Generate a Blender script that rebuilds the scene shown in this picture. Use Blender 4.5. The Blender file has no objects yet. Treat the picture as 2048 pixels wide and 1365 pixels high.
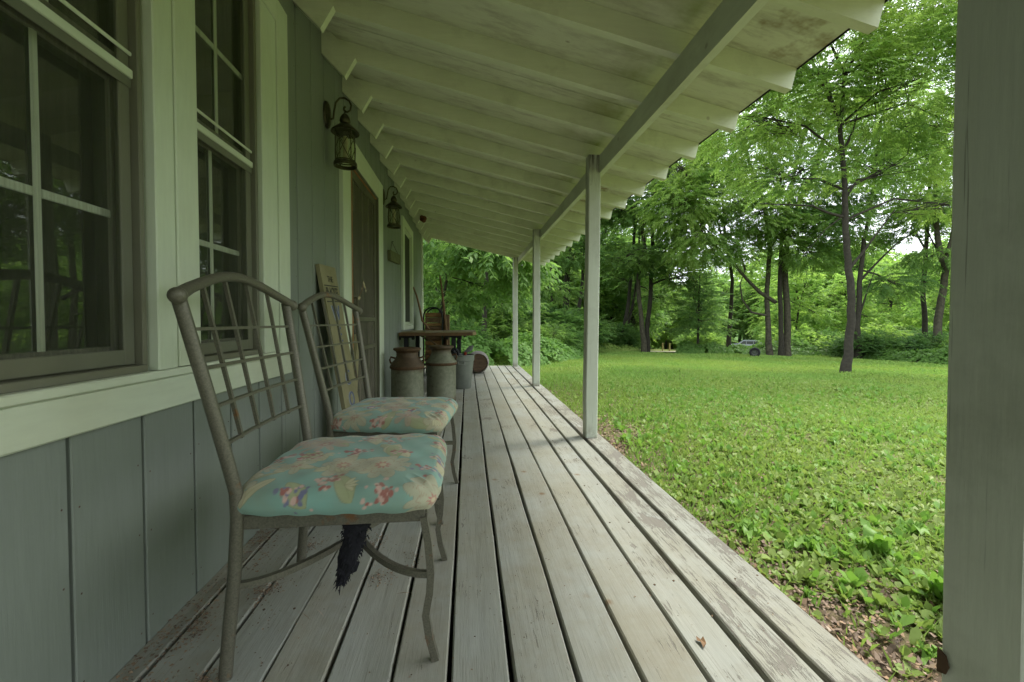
import bpy, math, random
import numpy as np
from mathutils import Vector, Matrix
random.seed(7)
R = math.radians
scene = bpy.context.scene
col = scene.collection

# ------------------------------------------------------------------ camera
cd = bpy.data.cameras.new('camera'); cam = bpy.data.objects.new('camera', cd); col.objects.link(cam)
cd.sensor_width = 36.0; cd.lens = 14.94; cd.clip_start = .02; cd.clip_end = 2000
cam.location = (0, 0, .83)
cam.rotation_euler = (R(90 - 1.4), 0, R(-5.98))
cd.shift_y = -.0091
scene.camera = cam

# ------------------------------------------------------------------ world and sun
SUN_EL, SUN_AZ = 58, 70          # degrees; azimuth measured from +Y towards +X
w = bpy.data.worlds.new('World'); scene.world = w; w.use_nodes = True
nt = w.node_tree; bg = nt.nodes['Background']
sky = nt.nodes.new('ShaderNodeTexSky'); sky.sky_type = 'NISHITA'; sky.sun_disc = False
sky.sun_elevation = R(SUN_EL); sky.sun_rotation = R(SUN_AZ); sky.dust_density = 6.0; sky.air_density = 1.0; sky.ozone_density = 1.0
tc = nt.nodes.new('ShaderNodeTexCoord')
nz = nt.nodes.new('ShaderNodeTexNoise'); nz.inputs['Scale'].default_value = 3.0; nz.inputs['Detail'].default_value = 5
rp = nt.nodes.new('ShaderNodeMapRange'); rp.inputs[1].default_value = .35; rp.inputs[2].default_value = .6; rp.inputs[3].default_value = .62; rp.inputs[4].default_value = .96
mx = nt.nodes.new('ShaderNodeMix'); mx.data_type = 'RGBA'
mx.inputs[7].default_value = (7.6, 8.0, 8.6, 1)          # cloud layer, as bright as the hazy sky round it
nt.links.new(tc.outputs['Generated'], nz.inputs['Vector'])
nt.links.new(nz.outputs['Fac'], rp.inputs[0]); nt.links.new(rp.outputs[0], mx.inputs[0])
nt.links.new(sky.outputs[0], mx.inputs[6]); nt.links.new(mx.outputs[2], bg.inputs['Color'])
bg.inputs['Strength'].default_value = .15
sl = bpy.data.lights.new('sun', 'SUN'); sl.energy = 1.5; sl.angle = R(12); sl.color = (1, .96, .88)
so = bpy.data.objects.new('sun', sl); col.objects.link(so)
az, el = R(SUN_AZ), R(SUN_EL)
dvec = Vector((math.sin(az) * math.cos(el), math.cos(az) * math.cos(el), math.sin(el)))
so.rotation_euler = (-dvec).to_track_quat('-Z', 'Y').to_euler(); so.location = (4, 2, 12)
scene.view_settings.view_transform = 'Standard'; scene.view_settings.look = 'None'
scene.view_settings.exposure = 1.50; scene.view_settings.gamma = 1.0
scene.render.engine = 'CYCLES'
scene.cycles.max_bounces = 10; scene.cycles.diffuse_bounces = 5; scene.cycles.transparent_max_bounces = 12

# ------------------------------------------------------------------ helpers: objects
def tag(o, label=None, cat=None, group=None, kind=None):
    if label: o['label'] = label
    if cat: o['category'] = cat
    if group: o['group'] = group
    if kind: o['kind'] = kind
    return o
def empty(name, loc=(0, 0, 0), rz=0.0):
    o = bpy.data.objects.new(name, None); o.empty_display_size = .1
    o.location = loc; o.rotation_euler = (0, 0, rz); col.objects.link(o); return o
def root_loc(p):
    while p.parent: p = p.parent
    return Vector(p.location)
def link(name, me, mat, parent=None):
    if mat is not None and not me.materials: me.materials.append(mat)
    o = bpy.data.objects.new(name, me); col.objects.link(o)
    if parent is not None: o.parent = parent
    return o
def children(o): return [c for c in bpy.data.objects if c.parent == o]
def copy_tree(o, parent=None):
    c = o.copy(); col.objects.link(c)
    if parent is not None: c.parent = parent
    for ch in children(o): copy_tree(ch, c)
    return c

class MB:
    """collects shapes; build() links them as one mesh object"""
    def __init__(s): s.v = []; s.f = []
    def add(s, v, f):
        n = len(s.v); s.v += [tuple(p) for p in v]; s.f += [tuple(i + n for i in q) for q in f]; return s
    def box(s, x0, x1, y0, y1, z0, z1):
        return s.add([(x0,y0,z0),(x1,y0,z0),(x1,y1,z0),(x0,y1,z0),(x0,y0,z1),(x1,y0,z1),(x1,y1,z1),(x0,y1,z1)],
                     [(3,2,1,0),(4,5,6,7),(0,1,5,4),(1,2,6,5),(2,3,7,6),(3,0,4,7)])
    def prism(s, poly, axis, a, b):
        n = len(poly)
        def P(p, t):
            return {'x': (t, p[0], p[1]), 'y': (p[0], t, p[1]), 'z': (p[0], p[1], t)}[axis]
        v = [P(p, a) for p in poly] + [P(p, b) for p in poly]
        f = [tuple(range(n))[::-1], tuple(range(n, 2*n))] + [(i, (i+1) % n, n+(i+1) % n, n+i) for i in range(n)]
        return s.add(v, f)
    def cbox(s, x0, x1, y0, y1, z0, z1, axis, c=.003):
        a = {'x': (y0,y1,z0,z1), 'y': (x0,x1,z0,z1), 'z': (x0,x1,y0,y1)}[axis]
        u0, u1, w0, w1 = a
        poly = [(u0+c,w0),(u1-c,w0),(u1,w0+c),(u1,w1-c),(u1-c,w1),(u0+c,w1),(u0,w1-c),(u0,w0+c)]
        t = {'x': (x0,x1), 'y': (y0,y1), 'z': (z0,z1)}[axis]
        return s.prism(poly, axis, *t)
    def tube(s, pts, rad, n=8, cap=True, flat=1.0):
        pts = [Vector(p) for p in pts]
        if not hasattr(rad, '__len__'): rad = [rad]*len(pts)
        rings = []; up = None
        for i, p in enumerate(pts):
            d = (pts[min(i+1, len(pts)-1)] - pts[max(i-1, 0)]).normalized()
            if up is None:
                up = Vector((0, 1, 0)) if abs(d.y) < .8 else Vector((0, 0, 1))
            a = d.cross(up).normalized(); b = a.cross(d).normalized(); up = b
            rings.append([p + (a*math.cos(2*math.pi*(k+.5)/n) + b*math.sin(2*math.pi*(k+.5)/n)*flat)*rad[i] for k in range(n)])
        v = [q for r in rings for q in r]
        f = [(i*n+k, i*n+(k+1) % n, (i+1)*n+(k+1) % n, (i+1)*n+k) for i in range(len(pts)-1) for k in range(n)]
        if cap: f += [tuple(range(n))[::-1], tuple(range((len(pts)-1)*n, len(pts)*n))]
        return s.add(v, f)
    def lathe(s, prof, c, n=32, closed_top=True, closed_bot=True):
        v = []; f = []
        for r, z in prof:
            v += [(c[0]+r*math.cos(2*math.pi*k/n), c[1]+r*math.sin(2*math.pi*k/n), c[2]+z) for k in range(n)]
        m = len(prof)
        f = [(i*n+k, i*n+(k+1) % n, (i+1)*n+(k+1) % n, (i+1)*n+k) for i in range(m-1) for k in range(n)]
        if closed_bot: f.append(tuple(range(n))[::-1])
        if closed_top: f.append(tuple(range((m-1)*n, m*n)))
        return s.add(v, f)
    def ball(s, c, r, n=10, sc=(1,1,1)):
        prof = [(max(.001, math.sin(math.pi*i/8))*r, -math.cos(math.pi*i/8)*r) for i in range(9)]
        k = len(s.v); s.lathe(prof, (0,0,0), n)
        for i in range(k, len(s.v)):
            p = s.v[i]; s.v[i] = (c[0]+p[0]*sc[0], c[1]+p[1]*sc[1], c[2]+p[2]*sc[2])
        return s
    def build(s, name, mat, parent=None, smooth=None, origin=None):
        off = root_loc(parent) if parent is not None else Vector(origin or (0, 0, 0))
        me = bpy.data.meshes.new(name)
        me.from_pydata([(x-off.x, y-off.y, z-off.z) for x, y, z in s.v], [], s.f); me.update()
        if smooth:
            me.polygons.foreach_set('use_smooth', [True]*len(me.polygons))
            me.set_sharp_from_angle(angle=R(smooth))
        o = link(name, me, mat, parent)
        if parent is None: o.location = off
        return o

def fast_mesh(name, verts, quads):
    """numpy arrays -> mesh"""
    me = bpy.data.meshes.new(name)
    nv, nf = len(verts), len(quads)
    me.vertices.add(nv); me.vertices.foreach_set('co', verts.astype(np.float32).ravel())
    k = quads.shape[1]
    me.loops.add(nf*k); me.loops.foreach_set('vertex_index', quads.astype(np.int32).ravel())
    me.polygons.add(nf); me.polygons.foreach_set('loop_start', np.arange(0, nf*k, k, dtype=np.int32))
    me.update(calc_edges=True)
    return me

# ------------------------------------------------------------------ helpers: materials
class NM:
    def __init__(s, name):
        s.m = bpy.data.materials.new(name); s.m.use_nodes = True
        s.t = s.m.node_tree; s.n = s.t.nodes; s.b = s.n['Principled BSDF']; s.out = s.n['Material Output']
        s.tc = s.n.new('ShaderNodeTexCoord'); s.oi = s.n.new('ShaderNodeObjectInfo')
    def L(s, a, b): s.t.links.new(a, b); return s
    def coord(s, scale=(1, 1, 1), rnd=True, world=False):
        mp = s.n.new('ShaderNodeMapping'); mp.inputs['Scale'].default_value = scale
        if world:
            g = s.n.new('ShaderNodeNewGeometry'); s.L(g.outputs['Position'], mp.inputs['Vector'])
        else: s.L(s.tc.outputs['Object'], mp.inputs['Vector'])
        if rnd:
            mu = s.n.new('ShaderNodeMath'); mu.operation = 'MULTIPLY'; mu.inputs[1].default_value = 37.0
            s.L(s.oi.outputs['Random'], mu.inputs[0]); cb = s.n.new('ShaderNodeCombineXYZ')
            for i in range(3): s.L(mu.outputs[0], cb.inputs[i])
            s.L(cb.outputs[0], mp.inputs['Location'])
        return mp.outputs[0]
    def noise(s, vec, scale=5, detail=4, rough=.55, dist=0):
        n = s.n.new('ShaderNodeTexNoise'); n.inputs['Scale'].default_value = scale; n.inputs['Detail'].default_value = detail
        n.inputs['Roughness'].default_value = rough; n.inputs['Distortion'].default_value = dist
        s.L(vec, n.inputs['Vector']); return n.outputs['Fac']
    def voro(s, vec, scale=5, feat='F1', out='Distance'):
        n = s.n.new('ShaderNodeTexVoronoi'); n.feature = feat; n.inputs['Scale'].default_value = scale
        s.L(vec, n.inputs['Vector']); return n.outputs[out]
    def rng(s, f, a, b, c=0., d=1.):
        n = s.n.new('ShaderNodeMapRange'); n.clamp = True
        for i, v in enumerate((a, b, c, d)): n.inputs[i+1].default_value = v
        s.L(f, n.inputs[0]); return n.outputs[0]
    def math(s, op, a, b=None):
        n = s.n.new('ShaderNodeMath'); n.operation = op
        for i, v in enumerate((a, b)):
            if v is None: continue
            if isinstance(v, (int, float)): n.inputs[i].default_value = v
            else: s.L(v, n.inputs[i])
        return n.outputs[0]
    def mix(s, f, a, b, mode='MIX'):
        n = s.n.new('ShaderNodeMix'); n.data_type = 'RGBA'; n.blend_type = mode
        for i, v in ((0, f), (6, a), (7, b)):
            if isinstance(v, (int, float)): n.inputs[i].default_value = v
            elif isinstance(v, tuple): n.inputs[i].default_value = (*v[:3], 1)
            else: s.L(v, n.inputs[i])
        return n.outputs[2]
    def attr(s, name, typ='OBJECT'):
        n = s.n.new('ShaderNodeAttribute'); n.attribute_type = typ; n.attribute_name = name; return n
    def sep(s, vec):
        n = s.n.new('ShaderNodeSeparateXYZ'); s.L(vec, n.inputs[0]); return n.outputs
    def bump(s, h, strength=.3, dist=.005):
        n = s.n.new('ShaderNodeBump'); n.inputs['Strength'].default_value = strength; n.inputs['Distance'].default_value = dist
        s.L(h, n.inputs['Height']); s.L(n.outputs[0], s.b.inputs['Normal']); return n
    def base(s, c, rough=.6, spec=.3, metal=0.):
        if isinstance(c, tuple): s.b.inputs['Base Color'].default_value = (*c[:3], 1)
        else: s.L(c, s.b.inputs['Base Color'])
        if isinstance(rough, (int, float)): s.b.inputs['Roughness'].default_value = rough
        else: s.L(rough, s.b.inputs['Roughness'])
        s.b.inputs['Specular IOR Level'].default_value = spec; s.b.inputs['Metallic'].default_value = metal
        return s.m

def painted_wood(name, c, grain=(12, 1.2, 12), chip=0.0, dirt=.25, dirtc=(.20, .17, .09), chipc=(.17, .14, .11), bump=.25, stain=0.):
    m = NM(name); v = m.coord(grain); v1 = m.coord((1, 1, 1)); vw = m.coord((1, 1, 1), rnd=False, world=True)
    g = m.noise(v, 6, 6, .65); blot = m.noise(v1, 2.2, 5, .6)
    cc = m.mix(m.rng(blot, .35, .75, 0, dirt), c, dirtc)
    cc = m.mix(m.rng(g, .3, .75, 0, .3 if chip else .22), cc, tuple(x*.5 for x in c))
    if chip: cc = m.mix(m.rng(m.noise(m.coord((60, .9, 60)), 5, 5, .7), .55, .70, 0, .6), cc, (.13, .115, .09)); cc = m.mix(m.rng(m.noise(v1, 1.6, 7, .75), .47, .70, 0, .65), cc, (.21, .185, .12))
    h = g
    if chip > 0:
        fine = m.noise(v, 9, 8, .72, .3); big = m.noise(v1, 3.2, 4, .6)
        wr = m.attr('wear').outputs['Fac']
        s = m.math('ADD', m.math('MULTIPLY', fine, .6), m.math('MULTIPLY', big, .4))
        s = m.math('ADD', s, m.math('MULTIPLY', wr, .11))
        mask = m.rng(s, .67-chip, .70-chip)
        pe = m.math('ADD', m.noise(m.coord((2.2, .9, 2.2)), 3.1, 9, .68, .4), m.math('MULTIPLY', wr, .075)); mask = m.math('MAXIMUM', mask, m.rng(pe, .665, .675))
        cc = m.mix(mask, cc, m.mix(g, chipc, tuple(x*1.7 for x in chipc)))
        h = m.math('SUBTRACT', m.math('MULTIPLY', g, .6), m.math('MULTIPLY', mask, .8))
        vo = m.voro(m.coord((1, 1, 1)), 5.5); rust = m.rng(m.math('ADD', vo, m.math('MULTIPLY', m.noise(v1, 40, 3), .09)), .075, .15, 1, 0)
        cc = m.mix(m.math('MULTIPLY', rust, .75), cc, (.16, .085, .03))
        sp = m.voro(v1, 38); sr = m.rng(sp, .07, .11, 1, 0); gate = m.rng(m.noise(v1, 6, 2), .5, .56)
        cc = m.mix(m.math('MULTIPLY', m.math('MULTIPLY', sr, gate), .8), cc, (.09, .065, .035))
    if name == 'white post paint':
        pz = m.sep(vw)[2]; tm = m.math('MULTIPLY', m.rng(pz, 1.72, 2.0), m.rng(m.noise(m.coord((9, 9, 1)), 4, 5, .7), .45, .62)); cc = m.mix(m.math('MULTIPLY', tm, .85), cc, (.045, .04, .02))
        ck = m.rng(m.noise(m.coord((38, 38, .55)), 3, 4, .6), .66, .71, 0, .6); cc = m.mix(ck, cc, (.12, .12, .09)); dn = m.rng(m.voro(m.coord((1, 1, .35)), 7), .03, .07, .7, 0); cc = m.mix(dn, cc, (.14, .13, .09))
        bm = m.math('MULTIPLY', m.rng(pz, .10, .0), m.rng(m.noise(v1, 14, 5, .7), .40, .6)); cc = m.mix(m.math('MULTIPLY', bm, .7), cc, (.14, .10, .06))
    if stain > 0:
        mo = m.rng(m.noise(v1, 4, 6, .7), .52, .72, 0, stain)
        cc = m.mix(mo, cc, (.13, .12, .07))
        kn = m.rng(m.voro(v1, 4.5), .03, .06, 1, 0)
        cc = m.mix(m.math('MULTIPLY', kn, .45), cc, (.16, .13, .07))
    m.bump(h, bump, .004)
    return m.base(cc, .62, .3)

M = {}
M['deck'] = painted_wood('deck paint', (.315, .330, .290), (14, 1.1, 14), chip=.055, dirt=.55, dirtc=(.255, .235, .15), chipc=(.13, .122, .10), bump=.55)
M['siding'] = painted_wood('blue grey siding paint', (.20, .225, .19), (16, 16, 1.0), dirt=.35, dirtc=(.13, .16, .11), bump=.35)
M['trim'] = painted_wood('white trim paint', (.56, .63, .485), (8, 8, 1.2), dirt=.35, dirtc=(.38, .37, .22), bump=.12)
M['trimh'] = painted_wood('white sill paint', (.56, .62, .48), (8, 1.2, 8), dirt=.4, dirtc=(.36, .33, .19), bump=.12)
M['rafter'] = painted_wood('bounce tinted white rafter paint', (.66, .715, .52), (1.0, 10, 10), dirt=.3, dirtc=(.36, .37, .2), bump=.15, stain=.25)  # white paint tinted green for light bounced off the lawn
M['beam'] = painted_wood('white beam paint', (.64, .69, .53), (10, 1.0, 10), dirt=.35, dirtc=(.30, .30, .20), bump=.2, stain=.2)
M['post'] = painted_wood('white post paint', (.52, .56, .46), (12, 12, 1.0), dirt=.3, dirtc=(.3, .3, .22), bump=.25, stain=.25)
M['vinyl'] = painted_wood('window frame', (.55, .62, .46), (2, 2, 1), dirt=.3, bump=.05)
M['shaded_frame'] = painted_wood('darkened window frame', (.15, .155, .11), (2, 2, 1), dirt=.3, bump=.05)  # frame and sash colour darkened for the shade inside the window recess

def sheathing_mat():
    m = NM('painted roof sheathing'); v = m.coord((1.2, 9, 3)); v1 = m.coord((1, 1, 1)); g = m.noise(v, 5, 6, .65)
    x = m.sep(m.coord((1, 1, 1), rnd=False, world=True))[0]
    cc = m.mix(m.rng(g, .3, .75, 0, .3), (.63, .665, .50), (.46, .45, .34))  # base colours carry the same green lawn bounce tint
    kn = m.rng(m.voro(m.coord((1, 1.6, 1)), 3.6), .02, .055, 1, 0); cc = m.mix(m.math('MULTIPLY', kn, .6), cc, (.15, .11, .07))
    mo = m.rng(m.noise(m.coord((1.2, 5, 2)), 3, 6, .72), .48, .72, 0, .6); cc = m.mix(mo, cc, (.24, .21, .15))
    al = m.math('MULTIPLY', m.rng(x, .55, .86), m.rng(x, .93, .96, 1, 0)); al = m.math('MULTIPLY', al, m.rng(m.noise(v1, 3.5, 4), .35, .6))
    cc = m.mix(m.math('MULTIPLY', al, .75), cc, (.22, .25, .06))
    ro = m.math('MULTIPLY', m.rng(x, .98, 1.15), m.rng(m.noise(v1, 2.6, 5, .7), .56, .66)); cc = m.mix(m.math('MULTIPLY', ro, .7), cc, (.20, .13, .05))
    m.bump(g, .2, .003); return m.base(cc, .65, .25)
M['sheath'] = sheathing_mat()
def simple(name, c, rough=.6, metal=0., nscale=20, var=.35, bump=.15, spec=.3, c2=None, t=(.35, .7)):
    m = NM(name); v = m.coord((1, 1, 1)); n = m.noise(v, nscale, 5, .6)
    cc = m.mix(m.rng(n, *t), c, c2 or tuple(x*(1-var) for x in c)); m.bump(n, bump, .003); return m.base(cc, rough, spec, metal)
M['black'] = simple('black painted iron', (.018, .019, .02), .45, .3)
M['bronze'] = simple('dark bronze lantern', (.085, .082, .045), .45, .7, 60, .5, .3)
M['dark'] = simple('dark interior', (.02, .022, .018), .9)
M['under'] = simple('dark old joist', (.06, .05, .04), .9)
M['roofing'] = simple('asphalt shingles', (.05, .05, .05), .9, 0, 80, .5, .6)
M['bare'] = simple('raw orange door jamb', (.30, .14, .045), .6, 0, 12, .4, .2)
M['inner_door'] = simple('faded inner door', (.12, .12, .075), .7, 0, 3, .4, .1)
def chair_metal():
    m = NM('hammered bronze grey metal'); v = m.coord((1, 1, 1)); n = m.noise(v, 240, 3, .6); b = m.noise(v, 9, 5, .65)
    cc = m.mix(m.rng(n, .35, .7), (.155, .148, .108), (.098, .093, .068))
    cc = m.mix(m.rng(b, .62, .70, 0, .8), cc, (.20, .085, .025)); m.bump(n, .35, .002); return m.base(cc, .48, .4, .35)
M['chair'] = chair_metal()
def rust_can(name, lvl):
    m = NM(name); v = m.coord((1, 1, 1)); z = m.sep(m.tc.outputs['Object'])[2]
    n = m.noise(v, 9, 6, .7); n2 = m.noise(v, 30, 5, .7)
    galv = m.mix(m.rng(n2, .3, .7), (.175, .185, .125), (.105, .11, .07))
    rust = m.mix(m.rng(n2, .3, .7), (.10, .068, .035), (.052, .038, .022))
    zz = m.math('ADD', z, m.math('MULTIPLY', n, .12))
    a = m.rng(zz, lvl, lvl+.05); bot = m.rng(zz, .10, .13, 1, 0); blot = m.rng(n, .62, .70)
    k = m.math('MAXIMUM', m.math('MAXIMUM', a, m.math('MULTIPLY', bot, .7)), m.math('MULTIPLY', blot, .8))
    m.bump(n2, .3, .003); return m.base(m.mix(k, galv, rust), .6, .35, .25)
M['can_a'] = rust_can('rusty milk can metal', .41); M['can_b'] = rust_can('galvanised milk can metal', .545)
M['can_rust'] = simple('rust', (.10, .058, .028), .8, .1, 30, .5, .4)
M['table'] = simple('weathered table plank', (.22, .18, .085), .65, 0, 9, .45, .3, c2=(.12, .085, .03))
M['table_edge'] = simple('brown table edge', (.13, .075, .03), .6, 0, 14, .5, .2)
M['bucket'] = simple('grey plastic', (.155, .17, .14), .5, 0, 8, .25, .05)
M['wood_a'] = simple('split firewood', (.28, .155, .06), .8, 0, 14, .5, .5); M['wood_b'] = simple('old board wood', (.16, .10, .05), .8, 0, 14, .5, .5)
M['stick'] = simple('peeled stick', (.20, .12, .06), .7, 0, 20, .4, .3)
M['wicker'] = simple('grey wicker', (.30, .27, .25), .8, 0, 90, .5, .6); M['lid'] = simple('brown stave end', (.11, .07, .04), .8, 0, 12, .5, .4)
M['signwood'] = simple('tan sign board', (.235, .215, .12), .7, 0, 7, .35, .15, c2=(.16, .145, .07)); M['signside'] = simple('dark sign edge', (.06, .045, .025), .8)
M['ink'] = simple('black lettering', (.03, .03, .025), .7); M['blueink'] = simple('blue lettering', (.07, .09, .19), .7); M['shadowink'] = simple('pale lettering outline', (.30, .33, .36), .7)
M['moss_sign'] = simple('dark olive plaque', (.13, .135, .065), .8)
M['red'] = simple('red plastic', (.30, .05, .03), .5); M['grey'] = simple('grey tool', (.16, .17, .16), .6)
M['white'] = simple('white plastic', (.6, .62, .6), .4)
M['fabric_black'] = simple('torn black lining', (.016, .016, .02), .95, 0, 60, .5, .8)
M['dryflower'] = simple('dried flower', (.55, .48, .30), .8)
M['tyre'] = simple('tyre rubber', (.02, .02, .02), .8); M['rim'] = simple('rusted rim', (.09, .10, .08), .7)
M['carpaint'] = simple('silver car paint', (.24, .27, .31), .3, .3, 5, .1, 0); M['carglass'] = simple('dark car glass', (.03, .035, .045), .1, 0, 5, .1, 0, .6)
M['concrete'] = simple('pale driveway', (.66, .59, .46), .85, 0, 4, .2, .2)
M['postwood'] = simple('pale fence post', (.55, .45, .22), .8)
M['nest'] = simple('mud nest', (.14, .06, .025), .95, 0, 60, .5, .8)
M['bark'] = simple('grey brown bark', (.095, .085, .058), .95, 0, 9, .55, .9, c2=(.036, .033, .024))
M['bark_dark'] = simple('dark bark', (.048, .043, .032), .95, 0, 14, .5, .9)
def glass_mat():
    m = NM('window glass'); m.n.remove(m.b)
    tr = m.n.new('ShaderNodeBsdfTransparent'); tr.inputs[0].default_value = (.42, .44, .40, 1)
    gl = m.n.new('ShaderNodeBsdfGlossy'); gl.inputs['Roughness'].default_value = .012; gl.inputs[0].default_value = (.95, 1, .95, 1)
    fr = m.n.new('ShaderNodeFresnel'); fr.inputs[0].default_value = 1.5
    f = m.rng(fr.outputs[0], 0, 1, .10, 1.4)
    ms = m.n.new('ShaderNodeMixShader'); m.L(f, ms.inputs[0]); m.L(tr.outputs[0], ms.inputs[1]); m.L(gl.outputs[0], ms.inputs[2]); m.L(ms.outputs[0], m.out.inputs[0])
    return m.m
M['glass'] = glass_mat()
def screen_mat():
    m = NM('insect screen'); m.n.remove(m.b)
    tr = m.n.new('ShaderNodeBsdfTransparent'); df = m.n.new('ShaderNodeBsdfDiffuse')
    m.L(m.mix(m.rng(m.noise(m.coord((1, 14, .6)), 2, 3), .3, .7), (.085, .085, .06), (.16, .15, .11)), df.inputs[0])
    ms = m.n.new('ShaderNodeMixShader'); ms.inputs[0].default_value = .72
    m.L(tr.outputs[0], ms.inputs[1]); m.L(df.outputs[0], ms.inputs[2]); m.L(ms.outputs[0], m.out.inputs[0]); return m.m
M['screen'] = screen_mat()
def wscreen_mat():
    m = NM('fine window screen'); m.n.remove(m.b)
    tr = m.n.new('ShaderNodeBsdfTransparent'); df = m.n.new('ShaderNodeBsdfDiffuse'); df.inputs[0].default_value = (.10, .11, .075, 1)
    ms = m.n.new('ShaderNodeMixShader'); m.L(m.rng(m.noise(m.coord((1, 60, 1.2)), 3, 3), .3, .7, .10, .22), ms.inputs[0])
    m.L(tr.outputs[0], ms.inputs[1]); m.L(df.outputs[0], ms.inputs[2]); m.L(ms.outputs[0], m.out.inputs[0]); return m.m
M['window_screen'] = wscreen_mat(); M['dark_sheet'] = simple('opaque dark sheet', (.045, .05, .035), .9); M['taupe'] = painted_wood('taupe darkened window frame', (.13, .14, .10), (2, 2, 1), dirt=.4, bump=.05)
def lamp_glass():
    m = NM('seeded lantern glass'); m.n.remove(m.b)
    tr = m.n.new('ShaderNodeBsdfTransparent'); tr.inputs[0].default_value = (.8, .82, .7, 1)
    gl = m.n.new('ShaderNodeBsdfGlossy'); gl.inputs['Roughness'].default_value = .1
    ms = m.n.new('ShaderNodeMixShader'); ms.inputs[0].default_value = .12
    m.L(tr.outputs[0], ms.inputs[1]); m.L(gl.outputs[0], ms.inputs[2]); m.L(ms.outputs[0], m.out.inputs[0]); return m.m
M['lampglass'] = lamp_glass()
M['candle'] = simple('cream lamp sleeve', (.5, .47, .3), .6)
def leaf_mat(name, a, b, c=None, trans=.45, rough=.5):
    m = NM(name); g = m.n.new('ShaderNodeNewGeometry')
    cc = m.mix(g.outputs['Random Per Island'], a, b)
    lo = m.noise(m.coord((1, 1, 1), rnd=True), .55, 3); cc = m.mix(m.rng(lo, .4, .62), cc, c or b)
    m.base(cc, rough, .16)
    tl = m.n.new('ShaderNodeBsdfTranslucent'); br = m.mix(1.0, cc, (1.5, 1.55, 1.05), 'MULTIPLY'); m.L(br, tl.inputs[0])
    ms = m.n.new('ShaderNodeMixShader'); ms.inputs[0].default_value = trans
    m.L(m.b.outputs[0], ms.inputs[1]); m.L(tl.outputs[0], ms.inputs[2]); m.L(ms.outputs[0], m.out.inputs[0]); return m.m
M['leaf_locust'] = leaf_mat('yellow green compound leaves', (.19, .295, .075), (.28, .38, .105), (.14, .245, .065), .58)
M['leaf_mid'] = leaf_mat('mid green leaves', (.145, .245, .07), (.23, .345, .10), (.11, .205, .065), .58)
M['leaf_dark'] = leaf_mat('deep green leaves', (.095, .185, .055), (.155, .265, .075), (.08, .16, .055), .55)
M['leaf_light'] = leaf_mat('bright far leaves', (.21, .33, .075), (.29, .41, .11), (.15, .27, .065), .55)  # leaf colour lightened to carry the sunlit look of the far trees
M['leaf_ivy'] = leaf_mat('ivy leaves', (.075, .16, .035), (.14, .25, .06), (.10, .20, .04), .4, .5)
M['leaf_weed'] = leaf_mat('weed leaves', (.16, .24, .06), (.29, .355, .12), (.21, .29, .075), .3, .45)
M['leaf_dock'] = leaf_mat('broad dock leaves', (.14, .27, .05), (.20, .34, .07), (.14, .26, .05), .35, .4)
M['leaf_vine'] = leaf_mat('broad vine leaves', (.10, .21, .05), (.18, .31, .085), (.13, .25, .06), .4, .5)
M['grass'] = leaf_mat('lawn grass', (.15, .27, .060), (.24, .37, .095), (.24, .33, .085), .35, .5)
def dead_mat():
    m = NM('dead leaves'); g = m.n.new('ShaderNodeNewGeometry')
    cr = m.n.new('ShaderNodeValToRGB'); m.L(g.outputs['Random Per Island'], cr.inputs[0]); e = cr.color_ramp.elements
    e[0].color = (.13, .095, .07, 1); e[1].color = (.38, .31, .23, 1); x = e.new(.5); x.color = (.25, .185, .135, 1); x = e.new(.93); x.color = (.29, .19, .11, 1)
    return m.base(cr.outputs[0], .8, .2)
M['dead'] = dead_mat()
def ground_mat():
    m = NM('lawn soil and turf'); v = m.coord((1, 1, 1), rnd=False, world=True); s = m.sep(v)
    n1 = m.noise(v, .35, 4); n2 = m.noise(v, 5, 5, .7); n3 = m.noise(v, 45, 5, .7)
    turf = m.mix(n3, (.09, .14, .035), (.21, .29, .07)); turf = m.mix(m.rng(n1, .35, .7), turf, (.19, .27, .06))
    turf = m.mix(m.rng(n2, .48, .66, 0, .75), turf, (.25, .23, .115)); turf = m.mix(m.math('MULTIPLY', m.rng(m.noise(v, 1.1, 4), .52, .62), .45), turf, (.17, .135, .085))
    soil = m.mix(n3, (.055, .038, .024), (.20, .145, .095))
    e = m.math('ADD', s[0], m.math('MULTIPLY', n2, 1.1)); e = m.math('ADD', e, m.math('MULTIPLY', s[1], .13))
    k = m.rng(e, 2.0, 3.3, 0, .75)
    m.bump(n3, .7, .03); return m.base(m.mix(k, soil, turf), .9, .1)
M['ground'] = ground_mat()
def hill_mat():
    m = NM('far wooded slope'); v = m.coord((1, 1, 1), rnd=False, world=True)
    n = m.noise(v, .5, 6, .7); cc = m.mix(n, (.06, .13, .04), (.16, .27, .08)); m.bump(n, 1, 1.0); return m.base(cc, .9, .1)
M['hill'] = hill_mat()

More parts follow.
